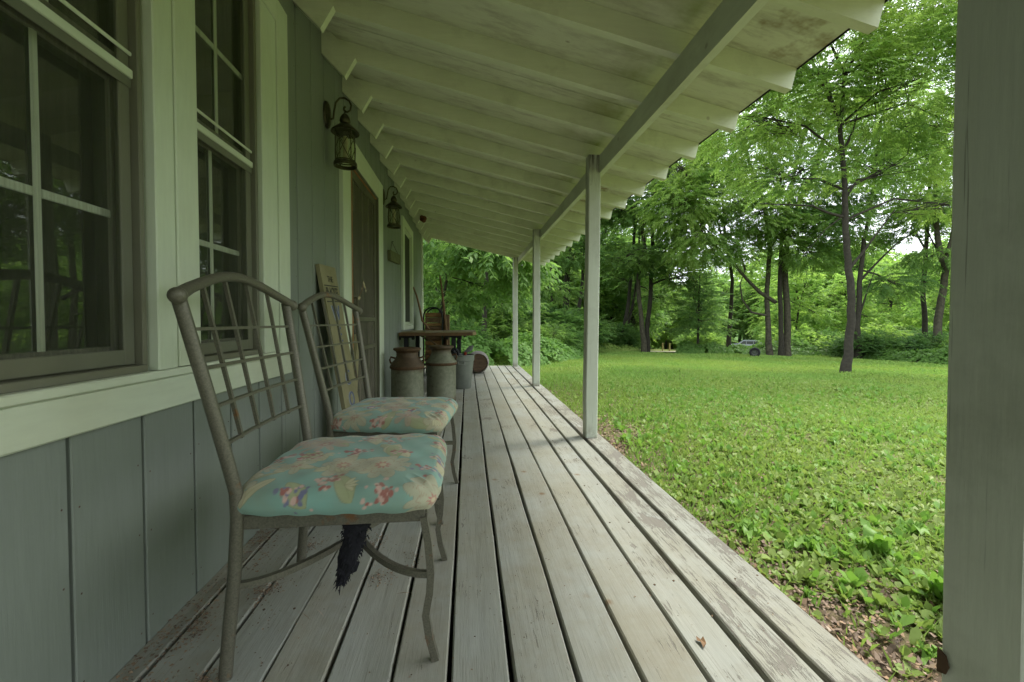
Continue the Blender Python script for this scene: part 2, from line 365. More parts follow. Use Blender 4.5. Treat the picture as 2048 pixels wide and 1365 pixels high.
# ------------------------------------------------------------------ terrain
def gz(x, y):
    x = np.asarray(x, float); y = np.asarray(y, float)
    d = np.hypot(x, y); e = np.clip(d-7, 0, 20)
    z = -.33 - .03*e - .0004*e*e - .046*np.clip(d-27, 0, 38)
    sm = lambda a, b, t: np.clip((t-a)/(b-a), 0, 1)**2*(3-2*np.clip((t-a)/(b-a), 0, 1))
    z -= .75*sm(42, 58, d)
    z += 9*sm(72, 190, d)
    az = np.arctan2(x, y)                          # the wood behind the porch end stands on rising ground
    z += sm(R(16), R(2), az)*sm(15, 45, d)*2.6
    z += .03*np.sin(x*1.3+y*.7)*sm(3, 8, d)
    return z
def make_ground():
    n = 170; t = np.linspace(-1, 1, n); s = np.sign(t)*np.abs(t)**2.4
    X, Y = np.meshgrid(s*260+2, s*260+6)
    V = np.stack([X.ravel(), Y.ravel(), gz(X, Y).ravel()], 1)
    i = np.arange(n*n).reshape(n, n); Q = np.stack([i[:-1, :-1], i[:-1, 1:], i[1:, 1:], i[1:, :-1]], -1).reshape(-1, 4)
    d = np.hypot(V[:, 0], V[:, 1])[Q].mean(1)
    used = d < 66
    for nm, mask, mt in (('ground', used, M['ground']), ('hills', ~used, M['hill'])):
        q = Q[mask]; u, inv = np.unique(q, return_inverse=True)
        me = fast_mesh(nm, V[u], inv.reshape(q.shape)); me.polygons.foreach_set('use_smooth', [True]*len(me.polygons))
        tag(link(nm, me, mt), kind='structure')
make_ground()
# driveway ribbon beyond the lawn
def ribbon(name, pts, width, mat, z=.03):
    V = []; F = []
    for i, (x, y) in enumerate(pts):
        a = Vector(pts[max(i-1, 0)]); b = Vector(pts[min(i+1, len(pts)-1)]); d = (b-a).normalized(); nn = Vector((-d.y, d.x))*width/2
        for sgn in (-1, 0, 1):
            q = Vector((x, y))+nn*sgn; V.append((q.x, q.y, float(gz(q.x, q.y))+z))
    for i in range(len(pts)-1):
        for k in range(2): F.append((i*3+k, i*3+k+1, i*3+4+k, i*3+3+k))
    mb = MB(); mb.add(V, F); return tag(mb.build(name, mat), kind='structure')
ribbon('driveway', [(9.0, 26.6), (11.6, 25.9), (14.2, 26.6), (17, 28.5), (20, 32), (24, 38), (30, 46)], 2.6, M['concrete'], .07)
ribbon('road', [(2, 62), (15, 60), (30, 57), (45, 50), (60, 40)], 5, M['concrete'])

# ------------------------------------------------------------------ house
WX = -.826
house = empty('house', (WX, 0, 0)); tag(house, 'grey board sided house with white trimmed windows and a brown screen door along the porch', 'house')
openings = [(.60, 2.025, .605, 2.19), (2.89, 4.19, -.1, 2.11), (5.48, 6.47, .73, 2.145)]
y = .970 - .2032*20; yb = []
while y < 7.84: yb.append((y, min(y+.2032, 7.855))); y += .2032
for k, (a, b) in enumerate(yb):
    mb = MB(); g = .0045
    segs = [(a+g, b-g, -.06, 2.50)]
    for (o0, o1, z0, z1) in openings:
        ns = []
        for (s0, s1, q0, q1) in segs:
            if s1 <= o0 or s0 >= o1 or q1 <= z0 or q0 >= z1: ns.append((s0, s1, q0, q1)); continue
            if s0 < o0-.004: ns.append((s0, o0, q0, q1))
            if s1 > o1+.004: ns.append((o1, s1, q0, q1))
            c0, c1 = max(s0, o0), min(s1, o1)
            if z0 > q0: ns.append((c0, c1, q0, z0))
            if z1 < q1: ns.append((c0, c1, z1, q1))
        segs = ns
    for (s0, s1, q0, q1) in segs:
        if s1-s0 > .006: mb = MB(); mb.cbox(-.846, WX, s0, s1, q0, q1, 'z', .0025); mb.build('siding_board', M['siding'], house)
mb = MB()                                            # sheathing behind the boards, with the openings left out
ys = [-3.2, .77, 1.19, 1.372, 1.785, 3.05, 4.03, 5.62, 6.36, 7.85]
for i in range(len(ys)-1):
    if i in (1, 3): mb.box(-.95, -.845, ys[i], ys[i+1], -.3, .66); mb.box(-.95, -.845, ys[i], ys[i+1], 2.13, 2.62)
    elif i == 5: mb.box(-.95, -.845, ys[i], ys[i+1], 1.95, 2.62); mb.box(-.95, -.845, ys[i], ys[i+1], -.3, .01)
    elif i == 7: mb.box(-.95, -.845, ys[i], ys[i+1], -.3, .78); mb.box(-.95, -.845, ys[i], ys[i+1], 2.06, 2.62)
    else: mb.box(-.95, -.845, ys[i], ys[i+1], -.3, 2.62)
mb.build('wall_backing', M['under'], house)
mb = MB(); mb.box(-6.1, -6.0, -3.2, 7.85, -.35, 2.62).box(-6, -.95, -3.2, -3.1, -.35, 2.62).box(-6, -.95, 7.75, 7.85, -.35, 2.62); mb.build('outer_wall', M['siding'], house)
mb = MB(); mb.box(-6, -.95, -3.1, 7.75, -.3, 0); mb.build('inner_floor', M['dark'], house)
mb = MB(); mb.box(-6, -.95, -3.1, 7.75, 2.55, 2.6); mb.box(-2.6, -2.5, -3.1, 7.75, 0, 2.55); mb.build('inner_wall', M['dark'], house)
mb = MB()
for s in (1, -1):
    x0, x1, x2 = (-.74, -3.45, -3.45) if s == 1 else (-6.2, -3.45, -3.45)
    mb.prism([(x0, 2.49), (x1, 2.49+abs(x1-x0)), (x1, 2.55+abs(x1-x0)), (x0, 2.55)], 'y', -3.4, 8.1)
mb.build('roof', M['roofing'], house)
mb = MB(); mb.cbox(-.85, -.800, 7.80, 7.89, -.05, 2.49, 'z'); mb.build('corner_trim', M['trim'], house)
mb = MB(); mb.cbox(-.85, -.80, -3.2, 2.035, .595, .680, 'y', .004); mb.build('apron_board', M['trimh'], house)
def trim(y0, y1, z0, z1, x1=-.80, axis='z', name='trim_board', x0=-.85):
    mb = MB(); mb.cbox(x0, x1, y0, y1, z0, z1, axis, .003); return mb.build(name, M['trim' if axis == 'z' else 'trimh'], house)
trim(1.197, 1.27, .703, 2.10); trim(1.272, 1.368, .705, 2.10, -.796)     # mullion boards
trim(1.795, 1.925, .703, 2.10, -.806); trim(1.928, 2.035, .682, 2.20)
trim(.65, 2.035-.11, 2.102, 2.20, -.80, 'y'); trim(.65, .76, .703, 2.10)
trim(.60, 1.318, .681, .702, -.790, 'y', 'window_sill'); trim(1.322, 1.925, .681, .702, -.793, 'y', 'window_sill')

def window(y0, y1, z0, z1, meet=None, grid=True, parent=house, gx=(-.866, -.889)):
    w = MB(); f = .016
    w.cbox(-.905, -.822, y0, y0+f, z0, z1, 'z', .002).cbox(-.905, -.822, y1-f, y1, z0, z1, 'z', .002)
    w.cbox(-.905, -.822, y0+f, y1-f, z1-f, z1, 'y', .002).cbox(-.905, -.812, y0+f, y1-f, z0, z0+.018, 'y', .002)
    frame = w.build('window', M['shaded_frame'] if meet else M['vinyl'], parent)
    def sash(xc, a0, a1, top, bot, st=.014):
        s = MB(); ya, yb_ = y0+f+.002, y1-f-.002
        s.cbox(xc-.013, xc+.013, ya, ya+st, a0, a1, 'z', .002).cbox(xc-.013, xc+.013, yb_-st, yb_, a0, a1, 'z', .002)
        s.cbox(xc-.013, xc+.013, ya+st, yb_-st, a1-top, a1, 'y', .002).cbox(xc-.013, xc+.013, ya+st, yb_-st, a0, a0+bot, 'y', .002)
        s.build('sash', M['shaded_frame'] if meet else M['vinyl'], frame)
        g = MB(); g.box(xc-.003, xc+.003, ya+st-.005, yb_-st+.005, a0+bot-.005, a1-top+.005); g.build('glass_pane', M['glass'], frame)
        if grid:
            mh = (a0+bot+a1-top)/2; my = (y0+y1)/2
            g = MB(); g.cbox(xc+.004, xc+.010, my-.0085, my+.0085, a0+bot, a1-top, 'z', .003); g.build('muntin', M['vinyl'], frame)
            g = MB(); g.cbox(xc+.004, xc+.0095, ya+st, my-.009, mh-.0095, mh+.0095, 'y', .002).cbox(xc+.004, xc+.0095, my+.009, yb_-st, mh-.0095, mh+.0095, 'y', .002); g.build('muntin', M['vinyl'], frame)
    if meet:
        sash(gx[0], meet, z1-f-.002, .03, .045); sash(gx[1], z0+.02, meet+.02, .035, .045)
        ya, yb_ = y0+f+.0015, y1-f-.0015
        r = MB(); r.cbox(-.8395, -.832, ya, yb_, meet-.004, meet+.018, 'y', .002).cbox(-.8395, -.834, ya, yb_, meet+.052, meet+.062, 'y', .002); r.build('meeting_rail', M['trimh'], frame)['kind'] = 'stuff'
        r = MB(); r.cbox(-.8395, -.836, ya, yb_, meet-.028, meet-.0045, 'y', .001); r.build('screen_crossbar', M['taupe'], frame)
        for (a0, a1) in ((ya, ya+.034), (yb_-.034, yb_)): r = MB(); r.cbox(-.8475, -.840, a0, a1, z0+.02, z1-f-.002, 'z', .002); r.build('screen_stile', M['taupe'], frame)
        r = MB(); r.cbox(-.8475, -.840, ya+.0345, yb_-.0345, z0+.02, z0+.058, 'y', .002); r.build('screen_rail', M['taupe'], frame)
        r = MB(); r.box(-.8445, -.8438, ya+.033, yb_-.033, z0+.057, z1-f-.003); r.build('insect_screen', M['window_screen'], frame)
    else: sash(gx[0], z0+.02, z1-f-.002, .03, .03)
    if not meet:
        r = MB(); r.box(-.905, -.902, y0+f, y1-f, z0+.02, z1-f); r.build('dark_backing', M['dark'], frame)  # dark sheet behind the far pane
        r = MB(); r.box(-.8385, -.8378, y0+f+.012, y1-f-.012, z0+.045, z1-f-.03); r.build('insect_screen', M['dark_sheet'], frame)  # opaque dark sheet added so the far window glass looks dark
    return frame
window(.77, 1.19, .702, 2.10, 1.440); window(1.372, 1.788, .702, 2.10, 1.432)
# far narrow window by the house corner
trim(5.47, 5.62, .72, 2.155); trim(6.36, 6.48, .72, 2.155); trim(5.62, 6.36, 2.06, 2.155, -.80, 'y'); trim(5.62, 6.36, .72, .775, -.80, 'y')
window(5.62, 6.36, .777, 2.06, None, False, gx=(-.855, -.889))
# door
trim(2.88, 3.065, 0, 2.12); trim(4.01, 4.20, 0, 2.12); trim(3.067, 4.008, 1.955, 2.12, -.80, 'y')
dr = MB(); dr.cbox(-.905, -.803, 3.066, 3.086, .015, 1.953, 'z').cbox(-.905, -.803, 3.99, 4.009, .015, 1.953, 'z').cbox(-.905, -.803, 3.086, 3.99, 1.935, 1.953, 'y')
door = dr.build('screen_door', M['inner_door'], house)
d2 = MB(); X0, X1 = -.85, -.825
d2.cbox(X0, X1, 3.93, 3.988, .02, 1.93, 'z').cbox(X0, X1, 3.15, 3.93, 1.87, 1.93, 'y').cbox(X0, X1, 3.15, 3.93, .02, .14, 'y').cbox(X0, X1, 3.15, 3.93, .83, .865, 'y').cbox(X0, X1, 3.15, 3.93, .60, .63, 'y')
d2.build('door_frame', M['inner_door'], door)
d2 = MB(); d2.cbox(X0, -.812, 3.088, 3.15, .02, 1.93, 'z'); d2.build('raw_stile', M['bare'], door)
d2 = MB(); d2.cbox(X0, -.815, 3.152, 3.985, 1.932, 1.942, 'y'); d2.build('raw_edge', M['bare'], door)
d2 = MB(); d2.box(-.838, -.836, 3.14, 3.94, .13, 1.88); d2.build('insect_screen', M['screen'], door)
d2 = MB(); d2.box(-.945, -.915, 3.088, 3.988, .02, 1.95); d2.build('inner_door', M['inner_door'], door)
d2 = MB(); d2.tube([(-.825, 3.17, 1.0), (-.79, 3.17, 1.0), (-.79, 3.17, .90), (-.825, 3.17, .90)], .006); d2.build('handle', M['bronze'], door)

mb = MB(); rn = random.Random(8)
for (a, b) in yb:
    if b < .6 or a > 3: continue
    for zz in [.06+.2*k for k in range(13)]:
        for yy in (a+.02, b-.02):
            if any(o0-.02 < yy < o1+.02 and z0-.02 < zz < z1+.02 for o0, o1, z0, z1 in openings): continue
            zz2 = zz+rn.uniform(-.03, .03); mb.v += []; mb.add([(WX+.0006, yy+.0024*math.cos(k), zz2+.0024*math.sin(k)) for k in (0, 1.05, 2.1, 3.14, 4.2, 5.2)], [(0, 1, 2, 3, 4, 5)])
mb.build('siding_nails', M['can_rust'], house)['kind'] = 'stuff'
# main roof rafter tails, cut at an angle, beside every porch rafter
RY = [1.39 + .4058*k for k in range(-9, 17)]
tail_poly = [(-.96, 2.495), (-.70, 2.237), (-.638, 2.348), (-.775, 2.485), (-.96, 2.56)]
tb = MB(); tb.prism(tail_poly, 'y', 0, .038); tail_me = None
for Y in RY:
    if tail_me is None: o = tb.build('rafter_tail', M['rafter'], house); tail_me = o.data; o.location = (0, Y-.041, 0)
    else: o = link('rafter_tail', tail_me, None, house); o.location = (0, Y-.041, 0)
    # mesh was shifted by the root location; keep only the y placement
    o.location.x = 0

# ------------------------------------------------------------------ porch
porch = empty('porch', (.1, 0, 0)); tag(porch, 'open porch of worn white deck boards with square posts and exposed white rafters', 'porch')
rz = lambda x: 1.996 - .228*(x-.91)
poly = [(-.83, rz(-.83)), (1.452, rz(1.452)), (1.476, rz(1.476)+.102), (-.83, rz(-.83)+.102)]
rafter_me = None
for Y in RY:
    if rafter_me is None:
        mb = MB(); mb.prism([(p[0], p[1]) for p in poly], 'y', 0, .038); o = mb.build('rafter', M['rafter'], porch); rafter_me = o.data; o.location = (0, Y, 0)
    else: o = link('rafter', rafter_me, None, porch); o.location = (0, Y, 0)
ye = [-2.4, -1.2, .02, 1.235, 2.455, 3.67, 4.89, 6.11, 7.32, 8.10]
for a, b in zip(ye[:-1], ye[1:]):
    mb = MB(); e = .002
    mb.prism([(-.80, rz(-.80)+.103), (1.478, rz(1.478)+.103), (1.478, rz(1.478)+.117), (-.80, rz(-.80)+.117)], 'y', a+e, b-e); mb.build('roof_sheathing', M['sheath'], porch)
mb = MB(); mb.prism([(-.80, rz(-.80)+.119), (1.490, rz(1.490)+.119), (1.490, rz(1.49)+.131), (-.80, rz(-.80)+.131)], 'y', -2.4, 8.13); mb.build('roofing', M['roofing'], porch)
mb = MB(); mb.prism([(1.479, rz(1.479)+.098), (1.4835, rz(1.4835)+.098), (1.4835, rz(1.48)+.118), (1.479, rz(1.479)+.118)], 'y', -2.4, 8.12); mb.build('drip_edge', M['black'], porch)
bz = lambda y: 1.845+.009*y
mb = MB(); n = 6
for i in range(n):
    pass
v = []
for yy in (-2.3, 8.0):
    z0, z1 = bz(yy), 1.995
    v += [(.925, yy, z0), (.963, yy, z0), (.963, yy, z1-.008), (.925, yy, z1)]
mb.add(v, [(3,2,1,0),(4,5,6,7),(0,1,5,4),(1,2,6,5),(2,3,7,6),(3,0,4,7)]); mb.build('beam', M['beam'], porch)
posts = [(.835, -1.83), (.835, .575), (.835, 2.93), (.833, 5.355), (.832, 7.74)]
for i, (px, py) in enumerate(posts):
    mb = MB(); c = .006; w_ = .087; n = 14
    if i == 1: py, w_ = .545, .117
    rr = random.Random(i)
    V = []; F = []
    for k in range(n+1):
        t = k/n; z = t*2.0
        bx = .0025*math.sin(t*5+i*2)+(.012*(t-.0) if i == 2 else .004*t); tw = .0012*rr.uniform(-1, 1)
        x0, x1, y0, y1 = px+bx+tw, px+bx+w_, py, py+w_
        ring = [(x0+c, y0), (x1-c, y0), (x1, y0+c), (x1, y1-c), (x1-c, y1), (x0+c, y1), (x0, y1-c), (x0, y0+c)]
        V += [(a, b, z) for a, b in ring]
    F = [(k*8+j, k*8+(j+1) % 8, (k+1)*8+(j+1) % 8, (k+1)*8+j) for k in range(n) for j in range(8)]
    F += [tuple(range(8))[::-1], tuple(range(n*8, n*8+8))]
    V = [(x, y_, min(z, rz(px+.05)-.004)) for x, y_, z in V]
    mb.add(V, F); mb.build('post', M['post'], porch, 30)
# rust blotch where the paint came off the nearest post
mb = MB(); pts = [(-.0, 0), (.012, .006), (.017, .022), (.010, .040), (-.002, .046)]
mb.prism([(py_, pz) for py_, pz in [(.6615, .205), (.648, .210), (.643, .226), (.648, .243), (.6615, .250)]], 'x', .8325, .8345); mb.build('bare_patch', M['can_rust'], porch)

# deck boards, one object each; long rows are made of two or three lengths butted together
gaps = [(-.826, -.765, 0), (-.755, -.625, .1), (-.617, -.4745, .15), (-.4705, -.335, 0), (-.325, -.184, .1), (-.176, -.051, 0), (-.039, .097, .1),
        (.108, .250, .35), (.260, .397, .1), (.407, .549, .2), (.562, .682, .35), (.698, .816, .75), (.838, .963, 1.0)]
rb = random.Random(4)
for gi, (x0, x1, wear) in enumerate(gaps):
    cuts = [-2.6] + ([[3.2], [5.05], [1.9, 6.4], [4.3], [5.75], [3.95], [], [4.6], [5.2], [6.1], [5.0], [5.2], [3.9]][gi]) + [7.93]
    for a, b in zip(cuts[:-1], cuts[1:]):
        n = max(4, int((b-a)/.16)); V = []; dz = rb.uniform(-.0015, .0015); c = .004
        p1, p2 = rb.uniform(0, 9), rb.uniform(0, 9); am = .0016+.0016*wear
        for k in range(n+1):
            t = a+.0015+(b-a-.003)*k/n
            e0 = x0+am*(math.sin(t*2.1+p1)+.5*math.sin(t*7+p2))*.8+rb.uniform(-1, 1)*.0009; e1 = x1+am*(math.sin(t*1.7+p2)+.5*math.sin(t*6+p1))*.8+rb.uniform(-1, 1)*.0009
            if gi in (6, 7) and .0 < t < 2.6: e1 += .002*math.sin(t*5)
            if x0 < -.82: e0 = x0-.002
            cup = .0018
            V += [(e0, t, -.038), (e1, t, -.038), (e1, t, dz-c), (e1-c, t, dz), ((e0+e1)/2, t, dz-cup), (e0+c, t, dz), (e0, t, dz-c)]
        m7 = 7
        F = [(k*m7+j, (k+1)*m7+j, (k+1)*m7+(j+1) % m7, k*m7+(j+1) % m7) for k in range(n) for j in range(m7)]
        F += [tuple(range(m7)), tuple(range(n*m7, n*m7+m7))[::-1]]
        mb = MB(); mb.add(V, F); o = mb.build('deck_board', M['deck'], porch); o['wear'] = float(wear)
yj = -2.4
while yj < 7.9:
    mb = MB(); mb.box(-.82, .94, yj, yj+.04, -.23, -.0395); mb.build('joist', M['under'], porch); yj += .406
mb = MB(); mb.box(.942, .958, -2.6, 7.9, -.24, -.041); mb.build('rim_board', M['post'], porch)
# nail heads over the joists
V = []; mb = MB(); yj = -2.38
nrs = random.Random(5)
while yj < 7.9:
    for (x0, x1, wv) in gaps:
        for xx in (x0+.025, x1-.025):
            if x1-x0 > .08 and yj > .3: mb.lathe([(.0038, -.002), (.0038, .0004)], (xx+nrs.uniform(-.006, .006), yj+nrs.uniform(-.008, .008), -.001), 6)
    yj += .406
o = mb.build('nail_head', M['can_rust'], porch); o['kind'] = 'stuff'

# ------------------------------------------------------------------ wall lanterns
def make_lantern():
    root = empty('wall_lantern', (0, 0, 0)); cx = .118
    p = MB(); p.lathe([(.02, -.01), (.055, -.008), (.052, .004), (.04, .012), (.02, .018)], (0, 0, 0), 20)
    p.v = [(z+.012, x, yy*1.55+2.02) for x, yy, z in p.v]; p.build('back_plate', M['bronze'], root, 40)
    a = MB(); a.tube([(.02, 0, 1.99), (.045, 0, 2.0), (.052, 0, 2.05), (.062, 0, 2.10), (.085, 0, 2.128), (.115, 0, 2.132), (.145, 0, 2.115), (.157, 0, 2.085), (.15, 0, 2.055), (.13, 0, 2.043), (.112, 0, 2.055), (.112, 0, 2.07), (.122, 0, 2.078)], .0062, 8)
    a.tube([(.118, 0, 2.045), (.118, 0, 2.02)], .005, 8); a.build('scroll_arm', M['bronze'], root, 60)
    c = MB(); c.lathe([(.006, .335), (.018, .325), (.03, .305), (.033, .285), (.028, .272), (.036, .262), (.060, .243), (.083, .222), (.086, .212), (.078, .214), (.03, .235)], (cx, 0, 1.70), 28); c.build('cap', M['bronze'], root, 40)
    g = MB(); g.lathe([(.058, .02), (.058, .225)], (cx, 0, 1.70), 24, False, False); g.build('glass_cylinder', M['lampglass'], root, 60)
    b = MB(); b.lathe([(.064, .0), (.070, .0), (.072, .012), (.070, .024), (.064, .024), (.061, .012), (.064, .0)], (cx, 0, 1.70), 28, False, False); b.lathe([(.057, .03), (.063, .03), (.063, .036), (.057, .036), (.057, .03)], (cx, 0, 1.70), 24, False, False); b.build('base_ring', M['bronze'], root, 40)
    for k in range(4):
        t = math.pi/4+k*math.pi/2; t2 = t+math.pi/2; P = lambda an, z, r=.066: (cx+r*math.cos(an), r*math.sin(an), z)
        s = MB(); s.tube([P(t, 1.71), P(t, 1.925)], .0032, 6); s.build('cage_bar', M['bronze'], root)
        s = MB(); s.tube([P(t, 1.72), P((t+t2)/2, 1.815, .061), P(t2, 1.91)], .0024, 6); s.tube([P(t2, 1.72), P((t+t2)/2, 1.815, .063), P(t, 1.91)], .0024, 6); s.build('cross_bar', M['bronze'], root)
    s = MB(); s.lathe([(.016, .03), (.016, .13), (.02, .15), (.012, .19)], (cx, 0, 1.70), 14); s.build('candle_sleeve', M['candle'], root, 40)
    return root
lan = make_lantern(); lan.location = (WX, 2.63, .165); lan.scale = (.93, .93, .93)
tag(lan, 'near bronze carriage lantern with scroll arm, beside the top left corner of the door casing', 'lantern', 'bronze lanterns either side of the door')
l2 = copy_tree(lan); l2.location = (WX, 4.30, .17); tag(l2, 'far bronze carriage lantern with scroll arm, above the small hanging plaque', 'lantern')

# ------------------------------------------------------------------ chairs
def chair_print(u, v, seed):
    """flat floral print, metres in, colour out"""
    rs = np.random.RandomState(seed); n = u.shape
    C = np.empty(n+(3,)); C[:] = (.20, .37, .315)
    sh = np.sin(u*31+seed)*np.cos(v*27); C *= (1+.08*sh)[..., None]
    def put(mask, c, a=1.0):
        m_ = (mask*a)[..., None]; C[:] = C*(1-m_)+np.array(c)*m_
    def soft(d, e=.0012): return np.clip(.5-d/(2*e), 0, 1)
    for _ in range(30):                                   # broad pale leaves
        cx, cy, t = rs.uniform(-.27, .27), rs.uniform(-.27, .27), rs.uniform(0, 6.28); L_, W_ = rs.uniform(.035, .065), rs.uniform(.010, .026)
        a = (u-cx)*np.cos(t)+(v-cy)*np.sin(t); b = -(u-cx)*np.sin(t)+(v-cy)*np.cos(t)
        wv = W_*np.clip(1-(a/L_)**2, 0, 1)**.8*(1+.25*a/L_); d = np.abs(b)-wv
        put(soft(d)*(np.abs(a) < L_), (.33, .37, .20) if rs.rand() < .6 else (.50, .47, .30)); put(soft(np.abs(d)-.0009)*(np.abs(a) < L_), (.20, .18, .08), .7); put(soft(np.abs(b)-.0006)*(np.abs(a) < L_*.85), (.22, .22, .10), .6)
    cells = [(i, j) for i in range(5) for j in range(5)]; rs.shuffle(cells)
    for i, (ci, cj) in enumerate(cells):                  # big cream and pink flowers, berry clusters between
        cx, cy = -.225+.1125*ci+rs.uniform(-.03, .03), -.225+.1125*cj+rs.uniform(-.03, .03)
        dx, dy = u-cx, v-cy; r = np.hypot(dx, dy)
        if i % 5 in (0, 2):
            Rr = rs.uniform(.050, .088); npet = rs.randint(6, 12); ph = rs.uniform(0, 6); th = np.arctan2(dy, dx)+ph; lobe = np.abs(np.cos(th*npet/2))
            edge = Rr*((.58+.42*lobe**.5) if i % 2 else (.34+.66*lobe**.9))*(1+.06*np.sin(th*3+i)); d = r-edge
            put(soft(d), (.44, .41, .28) if i % 4 else (.43, .33, .25), .85); put(soft(np.abs(d)-.0007, .0012), (.24, .14, .08), .7)
            put(soft(np.abs(np.sin(th*npet/2))*r-.0013)*(r < Rr*.85), (.30, .16, .10), .75)
            put(soft(np.abs(np.sin(th*npet))*r-.0009)*(r < Rr*.7)*(r > Rr*.3), (.38, .25, .16), .5)
            if i % 2: put(soft(np.abs(r-Rr*.62*(.6+.4*np.abs(np.cos(th*npet/2+.8))**.5))-.0009), (.30, .16, .10), .7)
            put(soft(r-Rr*.22*(1+.35*np.sin(th*9))), (.40, .10, .10), .75); put(soft(r-Rr*.12), (.50, .43, .28))
        else:
            for _ in range(rs.randint(20, 44)):
                bx, by = cx+rs.normal(0, .019), cy+rs.normal(0, .015); rad = rs.uniform(.0035, .0068); d = np.hypot(u-bx, v-by)-rad
                put(soft(d), (.15, .16, .28) if i % 4 == 1 and rs.rand() < .5 else ((.33, .095, .09) if rs.rand() < .55 else (.60, .40, .34)))
    for _ in range(16):                                   # small slim sprigs
        cx, cy, t = rs.uniform(-.25, .25), rs.uniform(-.25, .25), rs.uniform(0, 6.28)
        for q in range(4):
            t2 = t+q*.55-.8; a = (u-cx)*np.cos(t2)+(v-cy)*np.sin(t2)-.017; b = -(u-cx)*np.sin(t2)+(v-cy)*np.cos(t2)
            wv = .0058*np.clip(1-(a/.017)**2, 0, 1); d = np.abs(b)-wv; put(soft(d)*(np.abs(a) < .017), (.50, .48, .30)); put(soft(np.abs(d)-.0007)*(np.abs(a) < .018), (.18, .17, .08), .7)
    put(np.clip(np.sin(u*900)*np.sin(v*900), 0, 1), (.35, .38, .30), .10)
    return C
def cushion_mesh(seed):
    n = 230; t = np.linspace(-1, 1, n); U, V_ = np.meshgrid(t, t, indexing='ij')
    # unit square to rounded square
    A, B = .249, .256
    s = np.maximum(np.abs(U), np.abs(V_)); ang = np.arctan2(V_, U)
    p = 7.0; den = (np.abs(np.cos(ang))**p+np.abs(np.sin(ang))**p)**(1/p)
    rim = np.minimum(s/.86, 1.0); f = rim
    x = f*np.cos(ang)/den*A; yv = f*np.sin(ang)/den*B
    yv = yv*(1+.05*x/A)
    top = .462-.022*(f**3.5)-.02*np.clip((f-.90)/.1, 0, 1)**2
    k = np.clip((s-.86)/.14, 0, 1)
    z = np.where(s > .86, .42-k*.031, top)
    ins = np.where(s > .86, 1+.018*np.sin(k*np.pi)-.02*k, 1); x *= ins; yv *= ins
    wr = .0016*np.sin(ang*23+seed)*k+.0022*np.sin(x*60+seed)*np.sin(yv*47)*(f < .97)
    z = z+wr; x = x+.0020*np.sin(ang*31)*k
    tuft = np.clip(1-np.hypot(x-.21, yv+.20)/.05, 0, 1); z -= .010*tuft*np.abs(np.sin(ang*26))
    P = np.stack([x.ravel()+.015, yv.ravel(), z.ravel()], 1)
    i = np.arange(n*n).reshape(n, n); Q = np.stack([i[:-1, :-1], i[1:, :-1], i[1:, 1:], i[:-1, 1:]], -1).reshape(-1, 4)
    me = fast_mesh('seat_cushion', P, Q); me.polygons.foreach_set('use_smooth', [True]*len(me.polygons))
    ext = 1+k*.16
    C = chair_print(x*ext/ins, yv*ext/ins, seed)
    ca = me.color_attributes.new('print', 'FLOAT_COLOR', 'POINT'); ca.data.foreach_set('color', np.concatenate([C.reshape(-1, 3), np.ones((n*n, 1))], 1).astype(np.float32).ravel())
    return me
def fabric_mat(dirt):
    m = NM('floral cushion print'); a = m.attr('print', 'GEOMETRY'); v = m.coord((1, 1, 1)); n = m.noise(v, 7, 5, .6)
    cc = m.mix(m.rng(n, .35, .75, .05, dirt), a.outputs['Color'], (.26, .24, .15)); wv = m.noise(v, 600, 2); m.bump(wv, .2, .001)
    m.b.inputs['Sheen Weight'].default_value = .15; return m.base(cc, .8, .15)
M['fab_a'] = fabric_mat(.5); M['fab_b'] = fabric_mat(.75)
